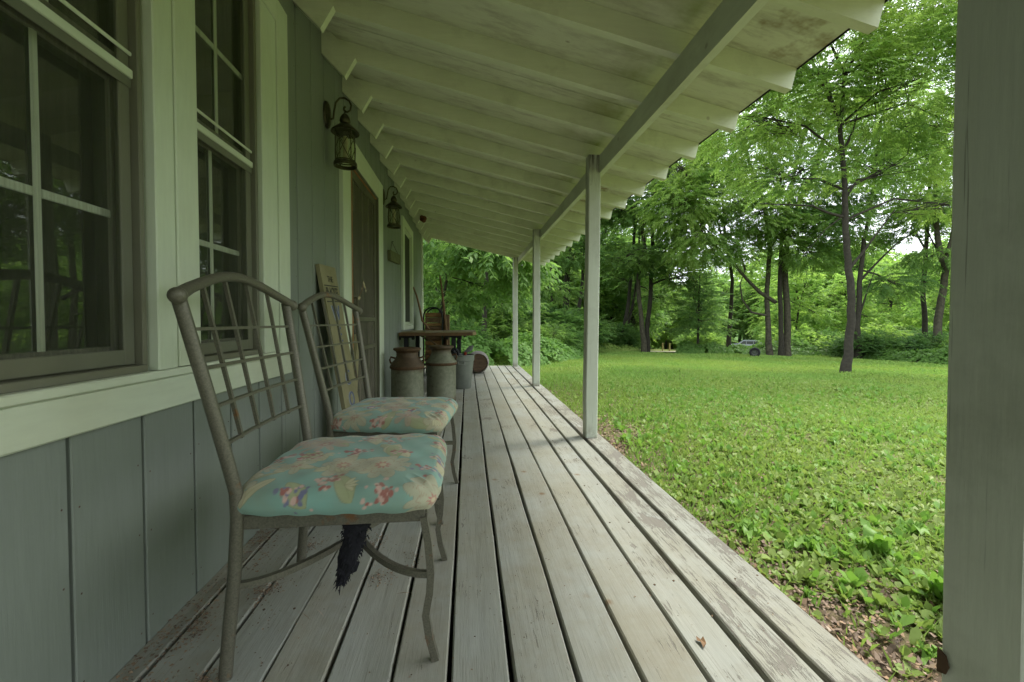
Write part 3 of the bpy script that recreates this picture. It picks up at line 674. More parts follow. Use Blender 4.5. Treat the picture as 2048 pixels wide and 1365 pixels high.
def make_chair(seed, fab):
    root = empty('patio_chair', (0, 0, 0)); m = M['chair']
    W = .222
    xs = lambda z: -.205-.10*((z-.46)/.45) if z > .46 else -.205-.0*(z)      # back plane
    def up(z, s): return (-.207-.086*max(0, (z-.44)/.46)**1.05, s*(W+.055*max(0, (z-.42)/.48)), z)
    for s in (-1, 1):
        t = MB(); pts = [(-.236, s*(W+.006), 0), (-.226, s*(W+.003), .12), (-.214, s*W, .25), (-.206, s*W, .38)]+[up(z, s) for z in (.44, .5, .6, .72, .84, .905)]
        t.tube(pts, .0150, 8, True, .85); t.build('rear_leg', m, root, 50)
        t = MB(); t.tube([(.226, s*.218, .36), (.236, s*.218, .30), (.243, s*.218, .22), (.240, s*.218, .17), (.230, s*.218, .115), (.238, s*.219, .06), (.254, s*.222, 0)], .0125, 4, True); t.build('front_leg', m, root, 30)
        # curved stretcher between the legs of one side, bowed towards the middle
        t = MB(); c = []
        for k in range(21):
            q = k/20; c.append((-.215+.452*q, s*(.215-.212*(1-abs(2*q-1))**1.9), .213+.006*(1-abs(2*q-1))))
        t.tube(c, .0105, 4, True); t.build('stretcher', m, root, 30)
        t = MB(); t.cbox(-.205, .228, s*.214-.006, s*.214+.006, .348, .382, 'x', .002); t.build('side_rail', m, root)
    for x0 in (-.208, .222): t = MB(); t.cbox(x0, x0+.012, -.207, .207, .348, .382, 'y', .002); t.build('cross_rail', m, root)
    # top rail, arched, with ball ends
    pts = []
    for k in range(21):
        q = k/20*2-1; arch = .058*max(0, math.cos(q*math.pi/2*1.02))**1.3
        pts.append((-.290+.010*(q*q)-.02*(1-q*q), q*.298, .908+arch-.010*max(0, abs(q)-.86)/.14))
    t = MB(); t.tube(pts, [.0135+.002*max(0, abs(k/10-1)-.8)*5 for k in range(21)], 10, True)
    for s in (0, -1): t.ball(pts[s], .0185, 10)
    t.build('top_rail', m, root, 50)
    def bk(q, z): return (up(z, 1)[0]-.012*(1-q*q), q*up(z, 1)[1], z)
    zr = [.555, .645, .735, .825]
    for z in zr:
        t = MB(); t.tube([bk(k/6-1, z) for k in range(13)], .0068, 4, True, .8); t.build('back_rung', m, root)
    for q in (-.6, -.2, .2, .6):
        topz = .908+.058*max(0, math.cos(q*.94*math.pi/2*1.02))**1.3-.004
        t = MB(); t.tube([bk(q, .548), bk(q, .65), bk(q, .78), bk(q, .87), bk(q*.985, topz)], .0062, 4, True); t.build('back_bar', m, root)
    me = cushion_mesh(seed); link('seat_cushion', me, fab, root)
    return root
ch1 = make_chair(3, M['fab_a']); ch1.location = (-.330, 1.258, 0); ch1.scale = (.985, .99, .985)
tag(ch1, 'nearest metal patio chair with clean turquoise floral cushion and torn black lining hanging below', 'chair', 'metal patio chairs with floral cushions')
ch2 = make_chair(8, M['fab_b']); ch2.location = (-.33, 1.99, 0); ch2.rotation_euler = (0, 0, R(-7)); ch2.scale = (.985, .99, .985)
tag(ch2, 'second metal patio chair with dirty stained floral cushion, in front of the leaning welcome board', 'chair', 'metal patio chairs with floral cushions')
# torn black lining under the first seat
def torn(root):
    rs = random.Random(9); V = []; F = []; n = 16; m_ = 12
    for i in range(n+1):
        t = i/n; z = .372-t*.225; cxp = .048-.052*t**1.8; wd = .043*(1-.74*t**1.3)*(1+.16*math.sin(t*11))
        for j in range(m_):
            a = 2*math.pi*j/m_
            V.append((cxp+wd*math.cos(a)*(1+rs.uniform(-.16, .16)), -.13+.022*math.sin(a)*(1-t*.6)+rs.uniform(-.003, .003), z+rs.uniform(-.005, .005)))
    F = [(i*m_+j, i*m_+(j+1) % m_, (i+1)*m_+(j+1) % m_, (i+1)*m_+j) for i in range(n) for j in range(m_)]
    for k in range(260):                                   # frayed threads and flaps along the tear
        t = rs.random()**.7; z = .36-t*.215; cxp = .048-.052*t**1.8; wd = .041*(1-.74*t**1.3); a = rs.uniform(0, 6.28)
        p = Vector((cxp+wd*math.cos(a), -.13+.022*math.sin(a), z)); d = Vector((math.cos(a)*.6-.2, math.sin(a)*.4, -1)).normalized()*rs.uniform(.006, .016); sd = Vector((rs.uniform(-1, 1), rs.uniform(-1, 1), 0)).normalized()*rs.uniform(.001, .005)
        b = len(V); V += [tuple(p+sd), tuple(p-sd), tuple(p+d)]; F.append((b, b+1, b+2))
    b = len(V)
    V += [(.015, -.13, .215), (.050, -.128, .205), (.040, -.125, .178), (.022, -.13, .172), (.012, -.135, .19)]; F.append((b, b+1, b+2, b+3, b+4))
    me = bpy.data.meshes.new('torn_lining'); me.from_pydata(V, [], F); me.update(); link('torn_lining', me, M['fabric_black'], root)
torn(ch1)

# ------------------------------------------------------------------ leaning welcome board
def text_obj(s, size, mat, name, ext=.001):
    cu = bpy.data.curves.new(name, 'FONT'); cu.body = s; cu.size = size; cu.extrude = ext; cu.align_x = 'CENTER'; cu.align_y = 'CENTER'; cu.offset = .0
    cu.resolution_u = 3
    tmp = bpy.data.objects.new('tmp', cu); col.objects.link(tmp); dg = bpy.context.evaluated_depsgraph_get()
    me = bpy.data.meshes.new_from_object(tmp.evaluated_get(dg)); bpy.data.objects.remove(tmp); me.materials.clear()
    return link(name, me, mat)
def text_mat(o, C, ax_x, ax_y, sx=1, sy=1):
    ax_x = Vector(ax_x).normalized(); ax_y = Vector(ax_y).normalized(); z = ax_x.cross(ax_y)
    return Matrix(((ax_x.x*sx, ax_y.x*sy, z.x, C[0]), (ax_x.y*sx, ax_y.y*sy, z.y, C[1]), (ax_x.z*sx, ax_y.z*sy, z.z, C[2]), (0, 0, 0, 1)))
sb = empty('welcome_board', (-.62, 2.58, 0)); tag(sb, 'tall tan board with blue vertical WELCOME lettering leaning on the wall left of the door', 'sign')
H = 1.165; Wd = .27
top = Vector((-.803, 2.56, 1.15)); bot = Vector((-.625, 2.60, .002)); dirv = (top-bot).normalized(); yv = Vector((.02, 1, 0)).normalized(); yv = (yv-dirv*yv.dot(dirv)).normalized(); nv = yv.cross(dirv).normalized()
if nv.x < 0: nv = -nv
def board_pts(c, hw, hh, th, uu=dirv):
    out = []
    for sz in (0, 1):
        for a, b in ((-1, -1), (1, -1), (1, 1), (-1, 1)): out.append(c+yv*a*hw+uu*b*hh-nv*th*sz)
    return out
cen = (top+bot)/2; Lh = (top-bot).length/2
V = board_pts(cen, Wd/2, Lh, .022); mb = MB(); mb.add(V, [(0,1,2,3),(7,6,5,4),(0,4,5,1),(1,5,6,2),(2,6,7,3),(3,7,4,0)]); mb.build('board', M['signwood'], sb)
def on_board(h): return bot+dirv*h+nv*.0012          # h along the board from its foot
def put_text(s, size, h, mat, sx=1, sy=1, off=0, lift=0):
    o = text_obj(s, size, mat, 'lettering', .0006); o.parent = sb
    L0 = Vector(sb.location); c = on_board(h)+yv*off+nv*lift-L0; o.matrix_local = text_mat(o, c, yv, dirv, sx, sy); return o
Lf = 2*Lh
put_text('THE', .05, Lf-.080, M['ink'], 1, 1.0)
put_text('BLACKES', .060, Lf-.160, M['ink'], .84, 1.45)
for hh in (Lf-.117, Lf-.208):
    c = on_board(hh); V = board_pts(c, .115, .003, .001); mb = MB(); mb.add(V, [(0,1,2,3),(7,6,5,4),(0,4,5,1),(1,5,6,2),(2,6,7,3),(3,7,4,0)]); mb.build('line', M['ink'], sb)
for k, chh in enumerate('WELCOME'):
    hh = Lf-.280-k*.128
    put_text(chh, .125, hh, M['shadowink'], 1.05, 1.05, -.006); put_text(chh, .125, hh, M['blueink'], 1.0, 1.0, .004, .0012)

# raw plank leaning on the door casing behind the sign
pl = MB(); pl.prism([(2.83, .002), (2.95, .002), (3.08, .72), (3.03, .74)], 'x', -.775, -.755)
tag(pl.build('leaning_plank', M['signwood'], None, origin=(-.765, 2.9, 0)), 'short raw plank leaning on the door casing behind the welcome board', 'plank')
# dried flower sprig on the screen door
sp = empty('dried_flower_sprig', (-.79, 3.2, 1.0)); tag(sp, 'small pale dried flower sprig fastened to the screen door frame', 'dried flowers')
mb = MB(); mb.tube([(-.82, 3.16, .98), (-.79, 3.22, 1.01), (-.775, 3.26, 1.07), (-.77, 3.27, 1.13)], .003, 5); mb.build('stem', M['wood_b'], sp)
rs = random.Random(2)
for k in range(9):
    c = Vector((-.772+rs.uniform(-.01, .01), 3.27+rs.uniform(-.015, .03), 1.06+k*.011)) if k < 6 else Vector((-.79, 3.19+.02*(k-6), 1.0+rs.uniform(-.01, .01)))
    m1 = MB()
    for j in range(5):
        a = j*1.256; d = Vector((.4, math.cos(a), math.sin(a)))*.016; s_ = Vector((0, -math.sin(a), math.cos(a)))*.005
        b = c+d; m1.add([c, c+d*.5+s_, b, c+d*.5-s_], [(0, 1, 2, 3)])
    m1.build('blossom', M['dryflower'], sp)

# ------------------------------------------------------------------ hanging plaque
pq = empty('hanging_plaque', (WX, 4.85, 1.5)); tag(pq, 'small dark olive wooden plaque hung by a wire from a nail beside the far window', 'plaque')
mb = MB(); V = []
for x in (WX+.004, WX+.034):
    V += [(x, 4.55, 1.462), (x, 5.19, 1.505), (x, 5.18, 1.615), (x, 4.54, 1.572)]
mb.add(V, [(0,3,2,1),(4,5,6,7),(0,1,5,4),(1,2,6,5),(2,3,7,6),(3,0,4,7)]); mb.build('board', M['moss_sign'], pq)
mb = MB(); mb.tube([(WX+.02, 4.62, 1.578), (WX+.004, 4.80, 1.70), (WX+.02, 5.12, 1.61)], .003, 5); mb.build('wire', M['black'], pq)
mb = MB(); mb.tube([(WX-.002, 4.80, 1.70), (WX+.02, 4.80, 1.705)], .005, 6); mb.build('nail', M['black'], pq)

# ------------------------------------------------------------------ milk cans
def milk_can(c, mat, label, rust_handles, sc=1.0):
    r = empty('milk_can', (c[0], c[1], 0)); tag(r, label, 'milk can', 'old milk cans on the deck')
    P = [(.150, .0), (.155, .01), (.155, .028), (.151, .034), (.151, .385), (.160, .395), (.162, .405), (.157, .415), (.148, .428), (.112, .478), (.104, .492), (.100, .505), (.100, .532)]
    b = MB(); b.lathe([(a*sc, z) for a, z in P], (c[0], c[1], 0), 40); b.build('can_body', mat, r, 35)
    b = MB(); b.lathe([(.1515*sc, .378), (.1625*sc, .388), (.164*sc, .402), (.158*sc, .412)], (c[0], c[1], 0), 40, False, False); b.build('seam_band', M['can_rust'], r, 50)
    b = MB(); b.lathe([(.098*sc, .530), (.112*sc, .548), (.127*sc, .556), (.130*sc, .566), (.127*sc, .576), (.100*sc, .580), (.085*sc, .572), (.01, .570)], (c[0], c[1], 0), 40); b.build('lid', M['can_rust'] if rust_handles else mat, r, 35)
    for s in (-1, 1):
        b = MB(); b.tube([(c[0]+s*.100*sc, c[1]-.01, .475), (c[0]+s*.150*sc, c[1]-.02, .492), (c[0]+s*.160*sc, c[1]-.02, .465), (c[0]+s*.150*sc, c[1]-.02, .435), (c[0]+s*.135*sc, c[1]-.02, .435)], .009, 8); b.build('handle', M['can_rust'], r, 50)
    return r
milk_can((-.572, 4.13), M['can_a'], 'rust topped milk can closest to the wall, left of the galvanised one', True)
milk_can((-.272, 4.47), M['can_b'], 'galvanised milk can with rusty foot, between the rusty can and the grey bucket', False)
# ------------------------------------------------------------------ table
tb = empty('porch_table', (-.35, 5.6, 0)); tag(tb, 'thick wooden plank table with black iron legs behind the milk cans', 'table')
zt = .700
edges = [(-.80, -.50), (-.498, -.20), (-.198, .105)]
for i, (a, b) in enumerate(edges):
    mb = MB(); ch = .07 if i == 2 else 0
    mb.prism([(a, 5.10+(.03 if i == 0 else 0)), (b-ch*.6, 5.10), (b, 5.10+ch), (b, 6.28-ch), (b-ch*.6, 6.28), (a, 6.28)] if ch else [(a, 5.10), (b, 5.10), (b, 6.28), (a, 6.28)], 'z', zt-.036, zt-.003*(i == 1)); mb.build('table_plank', M['table'], tb)
mb = MB(); mb.cbox(-.80, .06, 5.082, 5.098, zt-.042, zt-.006, 'x', .003); mb.build('edge_strip', M['table_edge'], tb)
for (x, y_) in ((-.74, 5.28), (-.17, 5.28), (-.70, 6.10), (-.12, 6.10)):
    mb = MB(); mb.cbox(x-.028, x+.028, y_-.03, y_+.03, .0, .635, 'z', .006); mb.cbox(x-.10, x+.10, y_-.035, y_+.035, .63, .660, 'x', .006); mb.ball((x-.08, y_, .622), .020); mb.ball((x+.08, y_, .622), .020); mb.build('leg', M['black'], tb, 40)
for y_ in (5.28, 6.10):
    mb = MB(); mb.tube([(-.72, y_, .25), (-.45, y_, .32), (-.16, y_, .25)], .012, 8); mb.build('brace', M['black'], tb)
# ------------------------------------------------------------------ bucket with tools
bk_ = empty('tool_bucket', (-.075, 5.33, 0)); tag(bk_, 'grey plastic bin full of odds and ends, right of the milk cans', 'bin')
mb = MB(); mb.lathe([(.112, 0), (.118, .008), (.150, .34), (.158, .345), (.160, .405), (.168, .41), (.166, .418), (.155, .415), (.150, .36), (.112, .02), (.01, .018)], (-.075, 5.33, 0), 32, False); mb.build('bin_body', M['bucket'], bk_, 35)
for a in (-1, 1):
    mb = MB(); mb.tube([(-.075-.04, 5.33-.157, .34), (-.075-.035, 5.33-.185, .31), (-.075+.035, 5.33-.185, .31), (-.075+.04, 5.33-.157, .34)] if a == -1 else [(-.035, 5.487, .34), (-.04, 5.51, .31), (-.11, 5.51, .31), (-.115, 5.487, .34)], .007, 6); mb.build('bin_handle', M['bucket'], bk_, 40)
tt = MB(); tt.tube([(-.10, 5.33, .2), (-.03, 5.30, .44), (.04, 5.27, .50), (.07, 5.26, .53)], [.02, .022, .034, .010], 8, True, .4); tag(tt.build('trowel_blade', M['grey'], None, 50, origin=(0, 5.3, .3)), 'flat grey garden tool sticking out of the grey bin', 'garden tool')
tt = MB(); tt.tube([(-.05, 5.30, .25), (-.025, 5.24, .45)], .017, 8); tag(tt.build('red_handle', M['red'], None, 50, origin=(-.04, 5.3, .3)), 'short red tool handle in the grey bin', 'tool handle')
for k, (x, y_, h_, r_) in enumerate(((-.19, 5.28, .50, .022), (-.15, 5.25, .47, .018), (-.12, 5.27, .485, .02))):
    tt = MB(); tt.tube([(x+.03, y_+.03, .2), (x, y_, h_-.03), (x-.015, y_-.01, h_)], [r_, r_, r_*.6], 8); tt.ball((x-.02, y_-.01, h_-.01), r_*1.25, 8)
    tag(tt.build('hose_nozzle', M['black'], None, 50, origin=(x, y_, .3)), 'black hose fitting poking up at the left side of the grey bin', 'hose fitting', 'black fittings in the grey bin')
# ------------------------------------------------------------------ toppled basket
bs = empty('toppled_basket', (.17, 6.75, 0)); tag(bs, 'grey ribbed wicker basket lying on its side at the end of the porch', 'basket')
mb = MB(); prof = []
for k in range(22):
    t = k/21; prof.append((.150+.025*math.sin(t*math.pi)+(.004 if k % 2 else 0), t*.42))
mb.lathe(prof, (0, 0, 0), 44, True, False); mb.v = [(.17+x, 6.72+z, .172+yy*.98) for x, yy, z in mb.v]; mb.build('basket_wall', M['wicker'], bs, 20)
for j in range(4):
    a0, a1 = -.145+j*.0725+.002, -.145+(j+1)*.0725-.002; mb = MB(); hz = lambda q: math.sqrt(max(0, .147**2-q*q))
    pts = [(.17-hz(a0), .172+a0), (.17+hz(a0), .172+a0), (.17+hz(a1), .172+a1), (.17-hz(a1), .172+a1)]
    mb.prism(pts, 'y', 6.735, 6.75); mb.build('end_slat', M['lid'], bs)
# ------------------------------------------------------------------ firewood rack, planks, sticks
rk = empty('firewood_rack', (-.52, 6.7, 0)); tag(rk, 'black tubular hoop rack stacked with split wood behind the table', 'firewood rack')
for y_ in (6.52, 6.95):
    pts = [(-.66, y_, 0), (-.66, y_, .6), (-.66, y_, .86)]+[(-.52-.14*math.cos(a), y_, .90+.14*math.sin(a)) for a in [math.pi*k/10 for k in range(1, 10)]]+[(-.38, y_, .86), (-.38, y_, .6), (-.38, y_, 0)]
    mb = MB(); mb.tube(pts, .0125, 8); mb.build('hoop', M['black'], rk, 50)
for x in (-.66, -.38):
    mb = MB(); mb.tube([(x, 6.52, .1), (x, 6.95, .1)], .01, 8); mb.build('base_bar', M['black'], rk)
rs = random.Random(11); z = .11; k = 0
while z < .93:
    h_ = rs.choice((.05, .07, .085, .10)); mat = M['wood_a'] if k % 2 == 1 or rs.random() < .2 else M['wood_b']
    mb = MB(); mb.cbox(-.645+rs.uniform(0, .01), -.395-rs.uniform(0, .01), 6.54+rs.uniform(-.03, .02), 6.93, z, z+h_-.006, 'x', .008)
    tag(mb.build('firewood_piece', mat, None, origin=(-.52, 6.7, z)), 'flat split log stacked in the black hoop rack', 'firewood', 'split logs in the hoop rack'); z += h_; k += 1
for k, (x, z0, z1, l) in enumerate(((-.30, .0, .93, 0), (-.335, 0, .80, 1))):
    mb = MB(); mb.cbox(x-.03, x+.03, 6.50+.05*k, 6.60+.05*k, z0, z1, 'z', .01)
    tag(mb.build('upright_log', M['wood_b'] if k == 0 else M['wood_b'], None, origin=(x, 6.55, 0)), ['tall brown split log standing right of the hoop rack', 'shorter brown log standing against the hoop rack side'][k], 'log')
st = MB(); st.tube([(-.80, 6.45, 1.34), (-.745, 6.42, 1.20), (-.70, 6.38, 1.03), (-.655, 6.3, .84), (-.56, 6.35, .715)], [.012, .014, .015, .016, .016], 8)
tag(st.build('walking_stick', M['stick'], None, 50, origin=(-.66, 6.3, .7)), 'pale crooked stick leaning on the wall by the far window above the table', 'stick')
st = MB(); st.tube([(-.50, 5.02, .68), (-.40, 4.96, .60), (-.27, 4.88, .54), (-.20, 4.84, .50)], .009, 6)
st = MB(); st.tube([(-.60, 5.6, .640), (-.42, 5.0, .60), (-.33, 4.72, .567)], .010, 6)
tag(st.build('thin_stick', M['stick'], None, 50, origin=(-.45, 5.0, .6)), 'thin peeled stick slanting down from under the table to the milk can lid', 'stick')
st = MB(); st.tube([(-.40, 6.30, 1.50), (-.375, 6.32, 1.33), (-.355, 6.35, 1.12), (-.335, 6.38, .90), (-.315, 6.42, .70), (-.30, 6.47, .0)], [.012, .013, .018, .02, .019, .018], 8)
tag(st.build('leaning_branch', M['stick'], None, 50, origin=(-.30, 6.4, 0)), 'tall crooked brown branch standing behind the right half of the table', 'branch')
# ------------------------------------------------------------------ mud nest under the rafters
mb = MB(); rs = random.Random(3)
for k in range(9): mb.ball((-.627+rs.uniform(-.035, .04), 6.20+rs.uniform(-.02, .02), 2.295+rs.uniform(-.03, .02)), rs.uniform(.02, .035), 8)
tag(mb.build('mud_nest', M['nest'], None, 60, origin=(-.627, 6.2, 2.3)), 'reddish brown mud wasp nest stuck under a porch rafter near the far lantern', 'wasp nest')

# ------------------------------------------------------------------ litter on the deck
def litter():
    rs = np.random.RandomState(12); V = []; F = []
    def leafq(c, L_, W_, a, lift, matv=None):
        d = np.array([math.cos(a), math.sin(a), 0]); s_ = np.array([-math.sin(a), math.cos(a), 0]); b = len(V)
        V.extend([tuple(c), tuple(c+d*L_*.5+s_*W_+[0, 0, lift]), tuple(c+d*L_+[0, 0, lift*.4]), tuple(c+d*L_*.5-s_*W_+[0, 0, lift*.7])]); F.append((b, b+1, b+2, b+3))
    for _ in range(2600):                                  # crumbs, dense by the wall, few further out
        yy = rs.uniform(.3, 7.5) if rs.rand() < .3 else rs.uniform(.5, 2.6); xx = -.82+rs.exponential(.085) if rs.rand() < .72 else rs.uniform(-.8, .9)
        if xx > .95: continue
        L_ = rs.uniform(.002, .009)*(1.4 if xx < -.7 else .8); leafq(np.array([xx, yy, .0015]), L_, L_*rs.uniform(.15, .5), rs.uniform(0, 6.28), rs.uniform(.0005, .003))
    for (cx, cy, n, sg) in ((-.70, .98, 240, .028), (-.60, 1.02, 110, .016), (-.62, 1.36, 190, .022), (-.74, 1.2, 160, .03), (-.58, 1.62, 90, .02), (-.36, 1.62, 110, .03), (-.28, 1.38, 80, .02), (-.2, 1.5, 50, .03), (-.05, 4.45, 60, .03), (-.78, 1.7, 100, .03), (.15, 6.4, 70, .06)):
        for _ in range(n):
            c = np.array([max(-.815, cx+rs.normal(0, sg)), cy+rs.normal(0, sg*1.3), .002+abs(rs.normal(0, .003))]); leafq(c, rs.uniform(.004, .013), rs.uniform(.0008, .003), rs.uniform(0, 6.28), rs.uniform(0, .004))
    for _ in range(26):                                    # twigs
        c = np.array([rs.uniform(-.78, -.1), rs.uniform(.95, 2.2), .003]); leafq(c, rs.uniform(.02, .06), .0009, rs.uniform(0, 6.28), .003)
    me = bpy.data.meshes.new('deck_litter'); me.from_pydata(V, [], F); me.update(); tag(link('deck_litter', me, M['dead']), 'brown crumbs, needles and twigs scattered on the deck along the wall', 'litter', kind='stuff')
litter()
mb = MB(); c = Vector((.60, 1.02, .003)); V = []
for k in range(9):
    a = k*.7; r_ = .013+.006*math.sin(k*2.3); V.append((c.x+r_*math.cos(a)*.8, c.y+r_*math.sin(a)*1.2, .003+.004*(k % 2)))
mb.add(V, [tuple(range(9))]); tag(mb.build('dead_leaf', simple('curled orange leaf', (.21, .125, .06), .7), None, origin=c), 'single curled orange brown leaf lying on the outer deck boards near the front', 'leaf')

#@@PLANTS
# ------------------------------------------------------------------ vegetation
UP = np.array([0, 0, 1.0])
def nrm(a): return a/np.maximum(np.linalg.norm(a, axis=-1, keepdims=True), 1e-9)
def sprays(P, D, L, nl, ll, lw, rs, droop=.25, fold=.15, spread=.95):
    """leafy twigs: P (n,3) starts, D (n,3) directions, L (n,) lengths, nl leaves on each; rhombic leaves in two rows"""
    n = len(P); j = np.arange(nl); t = (j//2+.7)/(nl//2+.3); side = np.where(j % 2 == 0, 1., -1.)
    S = nrm(np.cross(D, UP)+rs.normal(0, .25, (n, 3))); Nn = nrm(np.cross(S, D))
    base = P[:, None]+D[:, None]*(L[:, None]*t)[..., None]; base[..., 2] -= droop*L[:, None]*t**2
    d = D[:, None]*(.45+.35*t)[None, :, None]+S[:, None]*(side*spread)[None, :, None]+rs.normal(0, .22, (n, nl, 3)); d[..., 2] -= droop*1.3
    d = nrm(d); nn = nrm(Nn[:, None]+rs.normal(0, .38, (n, nl, 3))); sd = nrm(np.cross(nn, d))
    l = ll*rs.uniform(.7, 1.2, (n, nl))*(1-.35*np.abs(t-.45)); w_ = (l*lw/ll)[..., None]; l = l[..., None]
    v = np.stack([base, base+d*l*.45+sd*w_*.5+nn*w_*fold, base+d*l-UP*l*.12, base+d*l*.45-sd*w_*.5+nn*w_*fold], 2)
    return v.reshape(-1, 3)
def leaf_obj(name, V, mat, parent, kind=None):
    off = np.array(root_loc(parent)) if parent is not None else 0
    q = np.arange(len(V)).reshape(-1, 4); me = fast_mesh(name, V-off, q); o = link(name, me, mat, parent)
    if kind: o['kind'] = kind
    return o
def blob_points(c, r, n, rs, shell=.45):
    d = nrm(rs.normal(size=(n, 3))); f = (shell+(1-shell)*rs.rand(n)**.7)
    lump = 1+.22*np.sin(d[:, 0]*5+c[0])*np.cos(d[:, 1]*4+c[1])+.15*np.sin(d[:, 2]*7+c[2])
    return np.array(c)+d*np.array(r)*(f*lump)[:, None], d
def grow_blob(mb, start, c, r, n, rs, thick, spr):
    """a limb from start into the blob, side limbs to a dozen twigs, leafy sprays all over"""
    start = np.array(start); c = np.array(c); mid = (start*.5+c*.5)+rs.normal(0, .06, 3)*np.linalg.norm(c-start)
    mid[2] += .08*np.linalg.norm(c-start)
    mb.tube([start, mid, c], [thick, thick*.7, thick*.42], 6, False)
    P, d = blob_points(c, r, n, rs)
    k = min(n, 16+n//60)
    for i in range(k):
        a = start+(c-start)*rs.uniform(.45, 1); b = P[i*(n//k)]; m_ = (a+b)/2+rs.normal(0, .08, 3)*np.linalg.norm(b-a)
        mb.tube([a, m_, b], [thick*.34, thick*.2, thick*.06], 4, False)
    D = nrm(d*np.array([1, 1, .35])+rs.normal(0, .45, (n, 3))*np.array([1, 1, .45])+nrm(P-start)*.4); 
    L = spr['L']*rs.uniform(.6, 1.3, n)
    return sprays(P, D, L, spr['n'], spr['l'], spr['w'], rs, spr.get('droop', .3))
def tree(label, trunk, r0, r1, blobs, spr, leaf, rs, bark='bark', extra=(), group=None, cat='tree', name='tree'):
    t = empty(name, trunk[0]); tag(t, label, cat, group)
    mb = MB(); n = len(trunk)
    pts = []; rad = []
    for i in range(n-1):
        for k in range(3):
            f = k/3; pts.append(Vector(trunk[i]).lerp(Vector(trunk[i+1]), f)+Vector((rs.normal(0, .12), rs.normal(0, .12), 0))*r0*(1 if k else 0)); q = (i+f)/(n-1); rad.append(r0+(r1-r0)*q**.8)
    pts.append(Vector(trunk[-1])); rad.append(r1); rad[0] = r0*1.3; rad[1] = r0*1.08; pts[0] = pts[0]-Vector((0, 0, .15))
    mb.tube(pts, rad, 10, True); mb.build('trunk', M[bark], t, 60)
    for (ep, er) in extra:
        mb = MB(); mb.tube(ep, [er*(1-.7*i/(len(ep)-1)) for i in range(len(ep))], 7, True); mb.build('limb', M[bark], t, 60)
    bb = MB(); VV = []
    for (c, r, cnt, si) in blobs:
        st = trunk[si] if si >= 0 else extra[-si-1][0][-1]
        VV.append(grow_blob(bb, st, c, r, cnt, rs, r1*.8 if len(blobs) > 1 else r1, spr))
    bo = bb.build('branches', M[bark], t, 60); bo['kind'] = 'stuff'
    leaf_obj('crown', np.concatenate(VV), M[leaf], t, 'stuff')
    return t
RS = np.random.RandomState
LOC = dict(L=.44, n=24, l=.09, w=.035, droop=.35)      # compound leaves: many narrow leaflets
MID = dict(L=.55, n=16, l=.17, w=.075, droop=.3)
FAR = dict(L=.9, n=14, l=.30, w=.15, droop=.3)
BIG = dict(L=.6, n=10, l=.24, w=.10, droop=.5)

T1 = [(9.89, 10.2, -.55), (9.98, 10.2, .21), (10.05, 10.22, 1.13), (10.04, 10.24, 1.92), (9.95, 10.27, 2.71), (9.91, 10.29, 3.5), (9.9, 10.31, 4.29), (9.83, 10.34, 5.22), (9.79, 10.37, 6.01), (9.91, 10.39, 7.32)]
tree('slim leaning lawn tree nearest the porch with feathery yellow green leaves', T1, .112, .045,
     [((9.1, 10.2, 7.3), (2.3, 2.2, 1.2), 1050, 8), ((11.4, 9.9, 7.0), (2.1, 1.8, 1.4), 1250, 8), ((7.6, 10.7, 6.3), (1.9, 1.7, .95), 900, 7), ((10.2, 9.4, 8.6), (2.8, 2.4, 1.2), 900, 9), ((12.4, 9.3, 8.9), (2.3, 2.0, 1.5), 1200, 9), ((13.3, 10.2, 6.0), (1.5, 1.4, .8), 420, 8),
      ((8.2, 9.6, 8.4), (2.2, 2.0, 1.2), 600, 9), ((8.5, 10.9, 4.75), (1.5, 1.3, .5), 260, 6), ((11.6, 10.4, 5.1), (1.7, 1.3, .6), 320, 6), ((12.6, 10.0, 3.9), (1.1, 1.0, .35), 130, 5), ((6.9, 9.6, 7.6), (1.5, 1.6, 1.0), 420, 8)],
     LOC, 'leaf_locust', RS(1), 'bark_dark',
     extra=[([(9.99, 10.25, 2.19), (10.42, 10.22, 2.71), (10.71, 10.2, 3.11), (11.21, 10.16, 3.77)], .04), ([(9.9, 10.3, 3.57), (9.44, 10.35, 3.7), (9.05, 10.39, 3.87), (8.46, 10.45, 3.9), (7.67, 10.54, 3.93)], .04),
            ([(9.9, 10.3, 3.64), (9.38, 10.34, 3.24), (8.72, 10.39, 2.45)], .02), ([(9.9, 10.31, 4.03), (10.23, 10.29, 4.56), (10.69, 10.24, 4.62), (11.08, 10.21, 4.95)], .035), ([(9.89, 10.34, 5.35), (10.1, 10.33, 5.81), (10.24, 10.33, 6.3)], .04)])
T2a = [(16.3, 21.38, -1.06), (16.17, 21.44, .91), (16.12, 21.49, 2.53), (16.29, 21.52, 4.7), (16.03, 21.6, 6.86), (15.23, 21.75, 9.3), (14.69, 21.86, 11.46)]
T2b = [(16.58, 20.95, -1.06), (16.58, 21.0, .91), (16.53, 21.05, 3.04), (16.62, 21.1, 5.16), (17.02, 21.11, 7.29), (17.34, 21.11, 8.88), (18.14, 21.11, 12.07)]
T2c = [(17.04, 21.1, -1.07), (17.07, 21.15, .91), (16.95, 21.21, 3.06), (17.08, 21.25, 5.2), (17.76, 21.23, 7.35), (18.62, 21.19, 9.22), (18.83, 21.19, 10.03), (19.91, 21.14, 12.71)]
MLOC = dict(L=.6, n=20, l=.15, w=.055, droop=.38)
